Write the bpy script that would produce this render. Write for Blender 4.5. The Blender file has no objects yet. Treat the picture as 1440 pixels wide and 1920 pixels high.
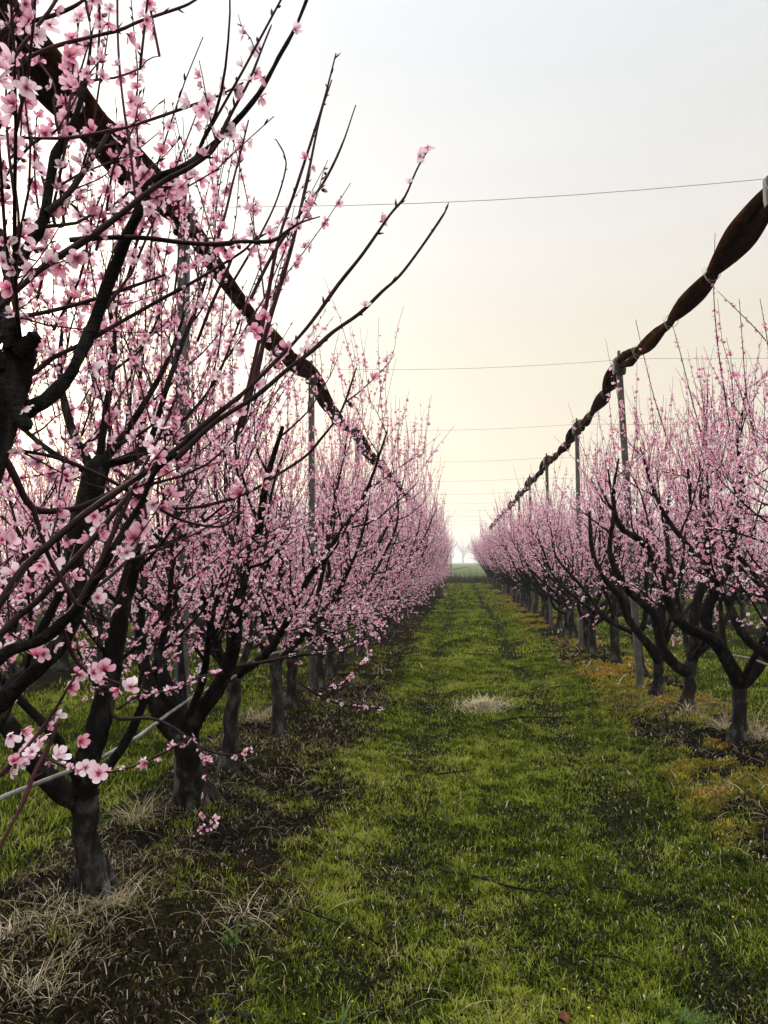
import bpy, math, numpy as np
from mathutils import Vector, Matrix, Euler
R = math.radians
sc = bpy.context.scene
C = sc.collection

# ------------------------------------------------------------------ camera
F, CX, CY = 1400.0, 720.0, 960.0            # focal length and centre in photograph pixels (1440 x 1920)
H = 1.6                                     # eye height, metres
cam = bpy.data.cameras.new('camera'); cam.sensor_fit = 'HORIZONTAL'; cam.sensor_width = 36
cam.lens = F/1440*36; cam.clip_end = 3000; cam.clip_start = 0.05
co = bpy.data.objects.new('camera', cam); C.objects.link(co)
MW = Matrix.Translation((0, 0, H)) @ Matrix.Rotation(R(5.75), 4, 'Z') @ Matrix.Rotation(R(90+3.9), 4, 'X') @ Matrix.Rotation(R(-0.5), 4, 'Z')
co.matrix_world = MW
sc.camera = co

# ------------------------------------------------------------------ sky, sun, exposure
SUN_AZ, SUN_EL = -38.0, 20.0                # degrees left of the lane direction, above the horizon
w = bpy.data.worlds.new('World'); sc.world = w; w.use_nodes = True
nt = w.node_tree; nt.nodes.clear()
N = nt.nodes.new; Lk = nt.links.new
out = N('ShaderNodeOutputWorld'); bg = N('ShaderNodeBackground'); bg2 = N('ShaderNodeBackground'); add = N('ShaderNodeAddShader')
sky = N('ShaderNodeTexSky'); sky.sky_type = 'NISHITA'; sky.sun_disc = False
sky.sun_elevation = R(SUN_EL); sky.sun_rotation = R(SUN_AZ); sky.dust_density = 2.0; sky.air_density = 1.0
bg.inputs[1].default_value = 0.05
Lk(sky.outputs[0], bg.inputs[0])
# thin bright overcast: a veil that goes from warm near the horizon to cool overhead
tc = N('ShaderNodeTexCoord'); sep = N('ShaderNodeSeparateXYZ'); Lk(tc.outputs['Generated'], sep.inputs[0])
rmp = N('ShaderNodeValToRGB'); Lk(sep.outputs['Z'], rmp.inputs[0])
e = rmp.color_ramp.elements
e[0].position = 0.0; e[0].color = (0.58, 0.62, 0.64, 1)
e[1].position = 1.0; e[1].color = (6.4, 6.4, 6.4, 1)      # unseen upper sky, boosted well past a real overcast to light ground and blossom
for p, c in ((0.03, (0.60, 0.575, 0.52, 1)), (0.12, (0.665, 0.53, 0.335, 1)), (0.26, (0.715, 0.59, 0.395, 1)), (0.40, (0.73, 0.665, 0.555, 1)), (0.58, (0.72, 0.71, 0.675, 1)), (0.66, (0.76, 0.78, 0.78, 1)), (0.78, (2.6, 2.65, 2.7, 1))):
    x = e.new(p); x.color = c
# warmer, brighter side of the veil where the sun is behind it
dot = N('ShaderNodeVectorMath'); dot.operation = 'DOT_PRODUCT'; Lk(tc.outputs['Generated'], dot.inputs[0])
sd = Vector((math.sin(R(SUN_AZ))*math.cos(R(SUN_EL)), math.cos(R(SUN_AZ))*math.cos(R(SUN_EL)), math.sin(R(SUN_EL))))
dot.inputs[1].default_value = sd
glow = N('ShaderNodeMapRange'); glow.inputs[1].default_value = 0.55; glow.inputs[2].default_value = 1.0; glow.inputs[3].default_value = 0.0; glow.inputs[4].default_value = 1.0
glow.interpolation_type = 'SMOOTHSTEP'
Lk(dot.outputs['Value'], glow.inputs[0])
mixg = N('ShaderNodeMix'); mixg.data_type = 'RGBA'; mixg.blend_type = 'ADD'
Lk(glow.outputs[0], mixg.inputs['Factor']); Lk(rmp.outputs[0], mixg.inputs['A']); mixg.inputs['B'].default_value = (0.05, 0.05, 0.05, 1)
noi = N('ShaderNodeTexNoise'); noi.inputs['Scale'].default_value = 2.2; noi.inputs['Detail'].default_value = 4
mp = N('ShaderNodeMapping'); mp.inputs['Scale'].default_value = (1, 1, 5); Lk(tc.outputs['Generated'], mp.inputs[0]); Lk(mp.outputs[0], noi.inputs['Vector'])
nr = N('ShaderNodeMapRange'); nr.inputs[3].default_value = 0.93; nr.inputs[4].default_value = 1.07; Lk(noi.outputs[0], nr.inputs[0])
mixn = N('ShaderNodeVectorMath'); mixn.operation = 'SCALE'; Lk(mixg.outputs['Result'], mixn.inputs[0]); Lk(nr.outputs[0], mixn.inputs['Scale'])
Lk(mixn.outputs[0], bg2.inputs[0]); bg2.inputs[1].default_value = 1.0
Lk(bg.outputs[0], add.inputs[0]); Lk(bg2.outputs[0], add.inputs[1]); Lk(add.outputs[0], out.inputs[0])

sl = bpy.data.lights.new('sun', 'SUN'); sl.energy = 3.0; sl.angle = R(10); sl.color = (1, 0.88, 0.74)
so = bpy.data.objects.new('sun', sl); C.objects.link(so)
so.rotation_euler = (-sd).to_track_quat('-Z', 'Y').to_euler()
sc.view_settings.view_transform = 'Standard'; sc.view_settings.look = 'None'
sc.view_settings.exposure = 0; sc.view_settings.gamma = 1
sc.cycles.max_bounces = 6; sc.cycles.diffuse_bounces = 3; sc.cycles.transmission_bounces = 3
sc.cycles.use_denoising = True; sc.cycles.denoiser = 'OPENIMAGEDENOISE'; sc.cycles.denoising_prefilter = 'ACCURATE'; sc.cycles.denoising_input_passes = 'RGB_ALBEDO_NORMAL'

# ------------------------------------------------------------------ helpers
MWn = np.array(MW)
def P(px, py, d):
    """world point seen at photograph pixel (px, py), d metres along the view axis"""
    v = MWn @ np.array([(px-CX)/F*d, -(py-CY)/F*d, -d, 1.0])
    return v[:3]
def G(px, py, z=0.0):
    o = MWn[:3, 3]; v = P(px, py, 1.0)-o
    return o+v*((z-o[2])/v[2])

def tag(o, label=None, cat=None, group=None, kind=None):
    if label: o['label'] = label
    if cat: o['category'] = cat
    if group: o['group'] = group
    if kind: o['kind'] = kind
    return o
def empty(name, loc, label, cat, group=None):
    o = bpy.data.objects.new(name, None); C.objects.link(o); o.location = Vector(loc); o.empty_display_size = 0.2
    bpy.context.view_layer.update() if False else None
    return tag(o, label, cat, group)

def hsh(ix, iy, s):
    n = (ix.astype(np.int64)*374761393 + iy.astype(np.int64)*668265263 + s*974711) & 0x7fffffff
    n = ((n ^ (n >> 13))*1274126177) & 0x7fffffff
    return ((n ^ (n >> 16)) & 0xffff)/65535.0
def vn(x, y, s=0):
    ix = np.floor(x); iy = np.floor(y); fx = x-ix; fy = y-iy
    fx = fx*fx*(3-2*fx); fy = fy*fy*(3-2*fy)
    a = hsh(ix, iy, s); b = hsh(ix+1, iy, s); c = hsh(ix, iy+1, s); d = hsh(ix+1, iy+1, s)
    return (a*(1-fx)+b*fx)*(1-fy)+(c*(1-fx)+d*fx)*fy
def fbm(x, y, s=0, o=4):
    t = 0; a = .5; m = 0
    for k in range(o):
        t = t+a*vn(x, y, s+k*17); m += a; x = x*2.03+3.1; y = y*2.03+1.7; a *= .5
    return t/m

def build(name, verts, faces, mats, parent=None, midx=None, attrs=None, smooth=False):
    """faces: (k, n) int array, or a list of such arrays. Links ONE mesh object."""
    if not isinstance(faces, list): faces = [faces]
    faces = [np.asarray(f, dtype=np.int32) for f in faces if len(f)]
    me = bpy.data.meshes.new(name)
    verts = np.asarray(verts, dtype=np.float32)
    me.vertices.add(len(verts)); me.vertices.foreach_set('co', verts.ravel())
    lt = np.concatenate([np.full(len(f), f.shape[1], dtype=np.int32) for f in faces])
    li = np.concatenate([f.ravel() for f in faces])
    me.loops.add(len(li)); me.loops.foreach_set('vertex_index', li)
    me.polygons.add(len(lt)); ls = np.concatenate([[0], np.cumsum(lt)[:-1]]).astype(np.int32)
    me.polygons.foreach_set('loop_start', ls)
    for m in (mats if isinstance(mats, (list, tuple)) else [mats]): me.materials.append(m)
    if midx is not None: me.polygons.foreach_set('material_index', np.asarray(midx, dtype=np.int32))
    if smooth: me.polygons.foreach_set('use_smooth', np.ones(len(lt), dtype=bool))
    for k, v in (attrs or {}).items():
        a = me.attributes.new(k, 'FLOAT', 'POINT'); a.data.foreach_set('value', np.asarray(v, dtype=np.float32))
    me.update(calc_edges=True); me.validate()
    o = bpy.data.objects.new(name, me); C.objects.link(o)
    if parent: o.parent = parent
    return o

class MB:
    """collects tubes, boxes and loose faces into one mesh"""
    def __init__(s): s.v = []; s.q = []; s.t = []; s.n = 0
    def tube(s, pts, rad, k=5, cap=True, rng=None, rough=0.0):
        pts = np.asarray(pts, float); n = len(pts); rad = np.broadcast_to(np.asarray(rad, float), (n,))
        tan = np.gradient(pts, axis=0); tan /= np.linalg.norm(tan, axis=1)[:, None]+1e-12
        ref = np.array([0, 0, 1.0]) if abs(tan[0][2]) < .9 else np.array([1.0, 0, 0])
        u = np.cross(tan, ref); u /= np.linalg.norm(u, axis=1)[:, None]+1e-12
        for i in range(1, n):                                   # keep frames from flipping
            a = u[i-1]-tan[i]*np.dot(u[i-1], tan[i]); l = np.linalg.norm(a)
            if l > 1e-6: u[i] = a/l
        v = np.cross(tan, u); a = np.arange(k)*2*math.pi/k
        rr = rad[:, None]*np.ones(k)[None]
        if rng is not None and rough: rr = rr*(1+rough*rng.normal(size=(n, k)))
        ring = pts[:, None]+rr[..., None]*(u[:, None]*np.cos(a)[None, :, None]+v[:, None]*np.sin(a)[None, :, None])
        b = s.n; s.v.append(ring.reshape(-1, 3))
        i = np.arange(n-1)[:, None]*k; j = np.arange(k)[None]; j2 = (j+1) % k
        s.q.append((b+np.stack([i+j, i+j2, i+k+j2, i+k+j], -1)).reshape(-1, 4)); s.n += n*k
        if cap:
            s.v.append(pts[[-1]]+tan[[-1]]*rad[-1]*.6); c = s.n; s.n += 1; e0 = b+(n-1)*k
            s.t.append(np.array([[e0+m, e0+(m+1) % k, c] for m in range(k)]))
    def box(s, c, h, rot=None):
        p = np.array([[x, y, z] for x in (-1, 1) for y in (-1, 1) for z in (-1, 1)], float)*np.asarray(h)
        if rot is not None: p = p @ np.array(rot).T
        b = s.n; s.v.append(p+np.asarray(c)); s.n += 8
        s.q.append(b+np.array([[0, 1, 3, 2], [4, 6, 7, 5], [0, 4, 5, 1], [2, 3, 7, 6], [0, 2, 6, 4], [1, 5, 7, 3]]))
    def raw(s, v, q=None, t=None):
        b = s.n; s.v.append(np.asarray(v, float)); s.n += len(v)
        if q is not None and len(q): s.q.append(b+np.asarray(q))
        if t is not None and len(t): s.t.append(b+np.asarray(t))
    def build(s, name, mat, parent=None, off=None, smooth=True):
        v = np.concatenate(s.v)
        if off is not None: v = v-np.asarray(off)
        fs = []
        if s.q: fs.append(np.concatenate(s.q))
        if s.t: fs.append(np.concatenate(s.t))
        return build(name, v, fs, mat, parent, smooth=smooth)

# ------------------------------------------------------------------ materials
def mat(name):
    m = bpy.data.materials.new(name); m.use_nodes = True; t = m.node_tree; t.nodes.clear()
    o = t.nodes.new('ShaderNodeOutputMaterial')
    return m, t, o
def ramp(t, src, stops):
    r = t.nodes.new('ShaderNodeValToRGB'); el = r.color_ramp.elements
    el[0].position, el[0].color = stops[0][0], (*stops[0][1], 1); el[1].position, el[1].color = stops[-1][0], (*stops[-1][1], 1)
    for p, c in stops[1:-1]: x = el.new(p); x.color = (*c, 1)
    t.links.new(src, r.inputs[0]); return r.outputs[0]
def noise(t, scale, detail=4, rough=.6, vec=None, coord='Object', sc3=None):
    n = t.nodes.new('ShaderNodeTexNoise'); n.inputs['Scale'].default_value = scale; n.inputs['Detail'].default_value = detail; n.inputs['Roughness'].default_value = rough
    c = t.nodes.new('ShaderNodeTexCoord')
    if sc3:
        m = t.nodes.new('ShaderNodeMapping'); m.inputs['Scale'].default_value = sc3; t.links.new(c.outputs[coord], m.inputs[0]); t.links.new(m.outputs[0], n.inputs['Vector'])
    else: t.links.new(c.outputs[coord], n.inputs['Vector'])
    return n.outputs[0]
def attr(t, name):
    a = t.nodes.new('ShaderNodeAttribute'); a.attribute_name = name; return a.outputs['Fac']
def mixc(t, fac, a, b, blend='MIX'):
    m = t.nodes.new('ShaderNodeMix'); m.data_type = 'RGBA'; m.blend_type = blend
    for s, x in (('Factor', fac), ('A', a), ('B', b)):
        if isinstance(x, (int, float)): m.inputs[s].default_value = x
        elif isinstance(x, tuple): m.inputs[s].default_value = (*x, 1)
        else: t.links.new(x, m.inputs[s])
    return m.outputs['Result']
def maths(t, op, a, b=0.0, clamp=False):
    m = t.nodes.new('ShaderNodeMath'); m.operation = op; m.use_clamp = clamp
    for i, x in enumerate((a, b)):
        if isinstance(x, (int, float)): m.inputs[i].default_value = x
        else: t.links.new(x, m.inputs[i])
    return m.outputs[0]
def principled(t, o, col, rough=.85, bump=None, bd=.01, bs=.6, spec=.3):
    b = t.nodes.new('ShaderNodeBsdfPrincipled'); b.inputs['Roughness'].default_value = rough; b.inputs['Specular IOR Level'].default_value = spec
    if isinstance(col, tuple): b.inputs['Base Color'].default_value = (*col, 1)
    else: t.links.new(col, b.inputs['Base Color'])
    if bump is not None:
        n = t.nodes.new('ShaderNodeBump'); n.inputs['Distance'].default_value = bd; n.inputs['Strength'].default_value = bs
        t.links.new(bump, n.inputs['Height']); t.links.new(n.outputs[0], b.inputs['Normal'])
    t.links.new(b.outputs[0], o.inputs[0]); return b
def leafy(t, o, col, tcol, k):
    d = t.nodes.new('ShaderNodeBsdfDiffuse'); tr = t.nodes.new('ShaderNodeBsdfTranslucent'); mx = t.nodes.new('ShaderNodeMixShader')
    mx.inputs[0].default_value = k
    t.links.new(col, d.inputs[0]); t.links.new(tcol, tr.inputs[0])
    t.links.new(d.outputs[0], mx.inputs[1]); t.links.new(tr.outputs[0], mx.inputs[2]); t.links.new(mx.outputs[0], o.inputs[0])
M = {}
def bark(name, a, b, c, s=14):
    m, t, o = mat(name)
    n1 = noise(t, s, 6, .65, sc3=(1, 1, .45)); n2 = noise(t, s*5, 4, .7, sc3=(.5, .5, 1.6))
    col = ramp(t, n1, [(.32, a), (.52, b), (.72, c)])
    col = mixc(t, maths(t, 'MULTIPLY', n2, .5), col, tuple(x*.35 for x in a))
    h = maths(t, 'ADD', n1, maths(t, 'MULTIPLY', n2, .6))
    principled(t, o, col, .9, h, .022, 1.0, .04); M[name] = m
bark('trunk_bark', (.008, .0075, .007), (.040, .037, .033), (.19, .18, .165))
bark('limb_bark', (.005, .0045, .004), (.014, .012, .011), (.065, .06, .055), 18)
m, t, o = mat('twig_bark'); n1 = noise(t, 30, 3)
principled(t, o, ramp(t, n1, [(.35, (.010, .006, .006)), (.7, (.034, .016, .016))]), .7, spec=.08); M['twig'] = m
m, t, o = mat('shoot_bark'); n1 = noise(t, 22, 3)
principled(t, o, ramp(t, n1, [(.35, (.022, .009, .010)), (.7, (.075, .026, .034))]), .7, spec=.08); M['shoot'] = m

def petal(name, s):
    m, t, o = mat(name)
    a = attr(t, 't'); v = attr(t, 'v')
    c1 = ramp(t, a, [(0, (.30, .015, .06)), (.20, (.52, .09, .19)), (.42, (.84, .48, .61)), (1, (.90, .69, .79))])
    c2 = ramp(t, a, [(0, (.26, .01, .04)), (.25, (.55, .12, .20)), (.5, (.80, .37, .50)), (1, (.87, .55, .67))])
    c3 = ramp(t, a, [(0, (.34, .03, .08)), (.22, (.74, .34, .46)), (.40, (.91, .76, .83)), (1, (.94, .89, .93))])
    col = mixc(t, ramp(t, v, [(0, (0, 0, 0)), (.55, (1, 1, 1))]), c2, c1)
    col = mixc(t, ramp(t, v, [(.45, (0, 0, 0)), (.8, (1, 1, 1))]), col, c3)
    leafy(t, o, col, mixc(t, 1.0, col, (1.0, .82, .88), 'MULTIPLY'), .38); M[name] = m
petal('petal', 1)
m, t, o = mat('flower_centre'); principled(t, o, (.20, .012, .035), .6); M['centre'] = m
m, t, o = mat('calyx'); principled(t, o, (.075, .018, .022), .6); M['calyx'] = m
FM = [M['petal'], M['centre'], M['calyx']]

m, t, o = mat('concrete'); n1 = noise(t, 9, 6, .7)
principled(t, o, ramp(t, n1, [(.3, (.045, .042, .038)), (.55, (.095, .09, .082)), (.8, (.18, .17, .155))]), .9, n1, .006, .6); M['concrete'] = m
m, t, o = mat('dark_cap'); principled(t, o, (.02, .018, .016), .6); M['cap'] = m
m, t, o = mat('net_cloth'); n1 = noise(t, 26, 5, .7, sc3=(1, .25, 1)); n2 = noise(t, 160, 2)
cc = ramp(t, n1, [(.3, (.005, .0025, .0015)), (.5, (.022, .009, .004)), (.75, (.085, .033, .013))])
b = principled(t, o, cc, .75, maths(t, 'ADD', n1, maths(t, 'MULTIPLY', n2, .4)), .014, .9, 0.0); M['net'] = m
m, t, o = mat('wire'); principled(t, o, (.12, .075, .06), .5); M['wire'] = m
m, t, o = mat('string'); principled(t, o, (.30, .28, .25), .7); M['string'] = m
m, t, o = mat('pipe'); n1 = noise(t, 12, 4)
principled(t, o, ramp(t, n1, [(.3, (.07, .068, .065)), (.7, (.26, .255, .245))]), .45); M['pipe'] = m

def grassm(name, stops, k=.3):
    m, t, o = mat(name); v = attr(t, 'v'); a = attr(t, 't')
    col = ramp(t, v, stops)
    leafy(t, o, col, col, k); M[name] = m
grassm('grass', [(0, (.013, .022, .003)), (.25, (.060, .088, .008)), (.50, (.165, .205, .018)), (.78, (.27, .295, .040)), (.93, (.28, .27, .08)), (1, (.50, .45, .28))])
grassm('straw', [(0, (.05, .035, .02)), (.35, (.14, .105, .06)), (.7, (.34, .275, .17)), (1, (.58, .50, .35))], .2)
grassm('moss', [(0, (.04, .045, .008)), (.35, (.13, .125, .016)), (.7, (.34, .30, .04)), (.88, (.42, .27, .035)), (1, (.42, .15, .02))], .15)
grassm('litter', [(0, (.003, .0025, .002)), (.5, (.010, .0085, .0065)), (.75, (.05, .04, .03)), (.92, (.17, .14, .10)), (1, (.38, .33, .24))], .05)
grassm('weed', [(0, (.03, .055, .014)), (1, (.09, .135, .04))], .3)
grassm('dry_weed', [(0, (.012, .010, .008)), (.5, (.04, .032, .022)), (1, (.10, .08, .05))], .1)
m, t, o = mat('dandelion'); principled(t, o, (.45, .36, .02), .7); M['dandelion'] = m
m, t, o = mat('dead_leaf'); principled(t, o, (.10, .03, .012), .8); M['deadleaf'] = m

# ground: bare, dark strips under the rows, mossy in places; turf in the lanes
m, t, o = mat('ground_soil')
soil = attr(t, 'soil'); moss = attr(t, 'moss'); far = attr(t, 'far'); rut = attr(t, 'rut')
n1 = noise(t, 9, 8, .7); n2 = noise(t, 60, 5, .7); n3 = noise(t, 2.2, 5, .6)
sc_ = ramp(t, n2, [(.3, (.003, .0025, .002)), (.5, (.007, .006, .0045)), (.62, (.018, .015, .011)), (.75, (.07, .056, .04))])
sc_ = mixc(t, ramp(t, n3, [(.45, (0, 0, 0)), (.62, (1, 1, 1))]), sc_, mixc(t, .4, sc_, (.014, .016, .006)))
gc = ramp(t, n2, [(.3, (.004, .005, .002)), (.5, (.010, .013, .004)), (.7, (.045, .055, .013))])
mc = ramp(t, n2, [(.3, (.022, .019, .005)), (.5, (.08, .066, .011)), (.7, (.22, .16, .024))])
rc = ramp(t, n2, [(.35, (.004, .004, .003)), (.55, (.012, .013, .007)), (.75, (.07, .07, .035))])
gc = mixc(t, maths(t, 'MULTIPLY', rut, .75), gc, rc)
col = mixc(t, soil, gc, sc_)
col = mixc(t, moss, col, mc)
fc = ramp(t, noise(t, .05, 5), [(.3, (.045, .065, .024)), (.7, (.075, .09, .04))])
fcn = ramp(t, noise(t, 3, 5), [(.3, (.055, .080, .016)), (.7, (.10, .13, .03))])
col = mixc(t, far, col, fc)
principled(t, o, col, .95, maths(t, 'ADD', n1, maths(t, 'MULTIPLY', n2, .6)), .03, 1.0, 0.0); M['ground'] = m

# ------------------------------------------------------------------ ground
ROWS = [-13.9, -9.85, -5.8, -1.75, 2.32, 6.4, 10.45, 14.5]
LANE_END = 57.0
def strip_dist(x):
    """distance from the row, measured in half-widths of its bare strip (wide on the lane side, narrow behind)"""
    x = np.asarray(x); d = np.full(x.shape, 9.0)
    for r_ in ROWS:
        a, b_ = (.5, 1.08) if r_ < 0 else (.88, .55)
        if r_ not in (-1.75, 2.32): a, b_ = .6, .6
        d = np.minimum(d, np.where(x < r_, (r_-x)/a, (x-r_)/b_))
    return d
def row_dist(x): return np.min(np.abs(np.asarray(x)[..., None]-np.array(ROWS)), axis=-1)
def side(x):    # half-width of the bare strip wobbles
    return x
def soil_mask(x, y):
    d = strip_dist(x); wob = (fbm(x*1.3, y*1.3, 3)-.5)*1.1+(fbm(x*6, y*6, 9)-.5)*.5
    s = np.clip((1.0+wob*.7-d)/.34, 0, 1)
    s = s*s*(3-2*s)
    return np.where(y > LANE_END, 0, s)
def moss_mask(x, y):
    f = fbm(x*1.5+7, y*1.1, 41, 3)*.62+fbm(x*6, y*8, 44, 3)*.38; s = soil_mask(x, y)
    g = np.clip((f-.46-.03*np.clip((np.asarray(y)-7.5)/2, 0, 1)-.02*np.clip((1-np.asarray(x))/1.5, 0, 1))/.07, 0, 1)
    right = np.clip((x-1.0)/.5, 0, 1)*np.clip((4.0-x)/.5, 0, 1)
    return g*(.06+.94*right)*np.clip(.12+s*1.6, 0, 1)*np.where(y > LANE_END, 0, 1)
def rut_mask(x, y):
    c = .12*np.sin(y*.35)
    a = np.exp(-((x-(.92+c*.5))/.19)**2)+.8*np.exp(-((x-(-.36+c*.3))/.19)**2)
    return np.clip(a*(.45+1.2*fbm(x*2, y*.8, 77)), 0, 1)*np.where(y > LANE_END, 0, 1)
def gz(x, y):
    x = np.asarray(x, float); y = np.asarray(y, float)
    d = row_dist(x); near = np.where(y < LANE_END, 1, 0)*np.clip((LANE_END-y)/3, 0, 1)*(np.abs(x) < 17)
    z = .07*np.exp(-(d/.55)**2)
    s = soil_mask(x, y)
    z = z+(fbm(x*1.1, y*1.1, 5)-.5)*.10+.02*np.abs(fbm(x*9, y*9, 19, 3)-.5)*s*4+(fbm(x*4.5, y*4.5, 6)-.5)*.07+(fbm(x*13, y*13, 16, 3)-.5)*.055*np.clip((14-y)/6, 0, 1)+s*(fbm(x*16, y*16, 8, 3)-.5)*.035
    z = z-.065*rut_mask(x, y)+.03*moss_mask(x, y)
    return z*near
def axis(*seg):
    out_ = []
    for a, b_, st in seg: out_.append(np.arange(a, b_, st))
    return np.concatenate(out_)
xs = axis((-420, -60, 30), (-60, -18, 3), (-18, -8, .25), (-8, -3.2, .10), (-3.2, 3.4, .035), (3.4, 9, .10), (9, 18, .25), (18, 60, 3), (60, 430, 30))
ys = axis((-30, -4, 2), (-4, 1.5, .25), (1.5, 7, .035), (7, 13, .07), (13, 26, .15), (26, 60, .4), (60, 100, 4), (100, 1500, 50))
X, Y = np.meshgrid(xs, ys); Z = gz(X, Y)
nx, ny = len(xs), len(ys)
i, j = np.meshgrid(np.arange(nx-1), np.arange(ny-1)); b0 = (j*nx+i).ravel()
fq = np.stack([b0, b0+1, b0+nx+1, b0+nx], 1)
fr = np.clip((Y-(LANE_END+3))/3, 0, 1)
g = build('ground', np.stack([X, Y, Z], -1).reshape(-1, 3), fq, M['ground'], smooth=True,
          attrs={'soil': soil_mask(X, Y).ravel(), 'moss': moss_mask(X, Y).ravel(), 'far': fr.ravel(), 'rut': rut_mask(X, Y).ravel()})
tag(g, kind='structure')

# ------------------------------------------------------------------ blades (grass, straw, moss, litter)
def blades(name, xy, h, wd, bend, v, matn, lie=None, seed=1, label=None, z=None, parent=None, off=None, yaw=None):
    rng = np.random.default_rng(seed); n = len(xy)
    if z is None: z = gz(xy[:, 0], xy[:, 1])-.004
    yaw = rng.uniform(0, 2*math.pi, n) if yaw is None else yaw
    dx, dy = np.cos(yaw), np.sin(yaw); px, py = -dy, dx
    lie = np.zeros(n) if lie is None else lie
    V = np.zeros((n, 7, 3)); T = np.zeros((n, 7))
    for k, (s_, wf) in enumerate(((0, 1), (.4, .9), (.75, .6))):
        out_ = bend*h*(s_**1.8)*(1-lie)+h*s_*lie; up = h*s_*(1-.35*bend*s_)*(1-lie)+.02*lie*np.sin(s_*3.1)+.006*lie
        cx = xy[:, 0]+dx*out_; cy = xy[:, 1]+dy*out_; cz = z+up
        for q, sg in enumerate((-1, 1)):
            V[:, k*2+q] = np.stack([cx+sg*px*wd*wf*.5, cy+sg*py*wd*wf*.5, cz], 1); T[:, k*2+q] = s_
    out_ = bend*h*(1-lie)+h*lie; up = h*(1-.35*bend)*(1-lie)+.004*lie
    V[:, 6] = np.stack([xy[:, 0]+dx*out_, xy[:, 1]+dy*out_, z+up], 1); T[:, 6] = 1
    if off is not None: V = V-np.asarray(off)
    b_ = np.arange(n)[:, None]*7
    q = np.concatenate([b_+np.array([0, 1, 3, 2]), b_+np.array([2, 3, 5, 4])]); tt = b_+np.array([4, 5, 6])
    ob = build(name, V.reshape(-1, 3), [q, tt], M[matn], parent, attrs={'v': np.repeat(v, 7), 't': T.ravel()})
    return ob
rng = np.random.default_rng(5)
def scatter(x0, x1, y0, y1, dens):
    n = int((x1-x0)*(y1-y0)*dens); return np.stack([rng.uniform(x0, x1, n), rng.uniform(y0, y1, n)], 1)
# turf: dense near the camera, thinner and broader blades with distance
parts = []
for (x0, x1, y0, y1, dn, hh, ww, low) in ((-1.2, 2.2, 1.9, 4.2, 30000, .019, .0034, 1), (-1.1, 2.2, 4.2, 7.5, 15000, .021, .005, 1), (-1.0, 2.0, 7.5, 13, 5500, .024, .009, 1),
                                     (-1.2, 2.2, 1.9, 4.2, 7000, .030, .0036, 0), (-1.1, 2.2, 4.2, 7.5, 4500, .032, .005, 0), (-1.0, 2.0, 7.5, 13, 2000, .036, .008, 0),
                                     (-1.0, 2.0, 13, 26, 1300, .042, .015, 0), (-1.0, 2.0, 26, 57, 300, .05, .03, 0),
                                     (-5.4, -2.2, 2.4, 9, 3000, .045, .006, 0), (-5.4, -2.2, 9, 30, 360, .05, .016, 0), (2.7, 6.2, 6, 14, 1300, .045, .009, 0), (2.7, 6.2, 14, 36, 240, .05, .02, 0),
                                     (-9.4, -6.2, 9, 30, 200, .05, .02, 0), (6.8, 10, 16, 40, 130, .05, .025, 0),
                                     (-2.9, -.4, 1.9, 6, 9000, .028, .0036, 2), (-2.9, -.4, 6, 14, 2600, .032, .008, 2), (1.2, 3.6, 4, 10, 5000, .030, .006, 2), (1.2, 3.4, 10, 22, 500, .036, .014, 2)):
    p = scatter(x0, x1, y0, y1, dn)
    s = soil_mask(p[:, 0], p[:, 1]); ru = rut_mask(p[:, 0], p[:, 1]); cl = fbm(p[:, 0]*2.6, p[:, 1]*2.6, 21, 4); c2 = fbm(p[:, 0]*12, p[:, 1]*12, 22, 3)
    if low == 2: prob = s*np.clip((fbm(p[:, 0]*3.7, p[:, 1]*3.7, 27, 4)-.46)*6, 0, 1)*np.clip((c2-.35)*4, .05, 1)
    else: prob = np.clip(1-s*1.05, 0, 1)*np.clip((cl-.34)*5+.45,   .45, 1)*np.clip((c2-.30)*5, .34, 1)*(1-(.78 if low else .9)*ru)
    kp = rng.random(len(p)) < prob; p = p[kp]; cl = cl[kp]; c2 = c2[kp]; ru = ru[kp]
    n = len(p); h_ = hh*rng.lognormal(0, .32, n)*(.5+1.0*cl); ln = rng.random(n) < .015
    h_ = np.where(ln, h_*1.9, h_)
    big = fbm(p[:, 0]*1.1+5, p[:, 1]*1.1, 61, 3); mid = fbm(p[:, 0]*7, p[:, 1]*7, 62, 3)
    v = .38+.70*(big-.5)+.95*(mid-.5)+rng.normal(0, .19, n)
    if low == 1: v = v+.10*ru
    v = np.clip(v, 0, .93); v = np.where(rng.random(n) < .022, rng.uniform(.93, 1, n), v)
    parts.append((p, h_, ww*rng.uniform(.6, 1.3, n), rng.uniform(.2, 1.1, n), v))
cat = [np.concatenate([q[k] for q in parts]) for k in range(5)]
tag(blades('grass', cat[0], cat[1], cat[2], cat[3], cat[4], 'grass', seed=3), kind='stuff')
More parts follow.
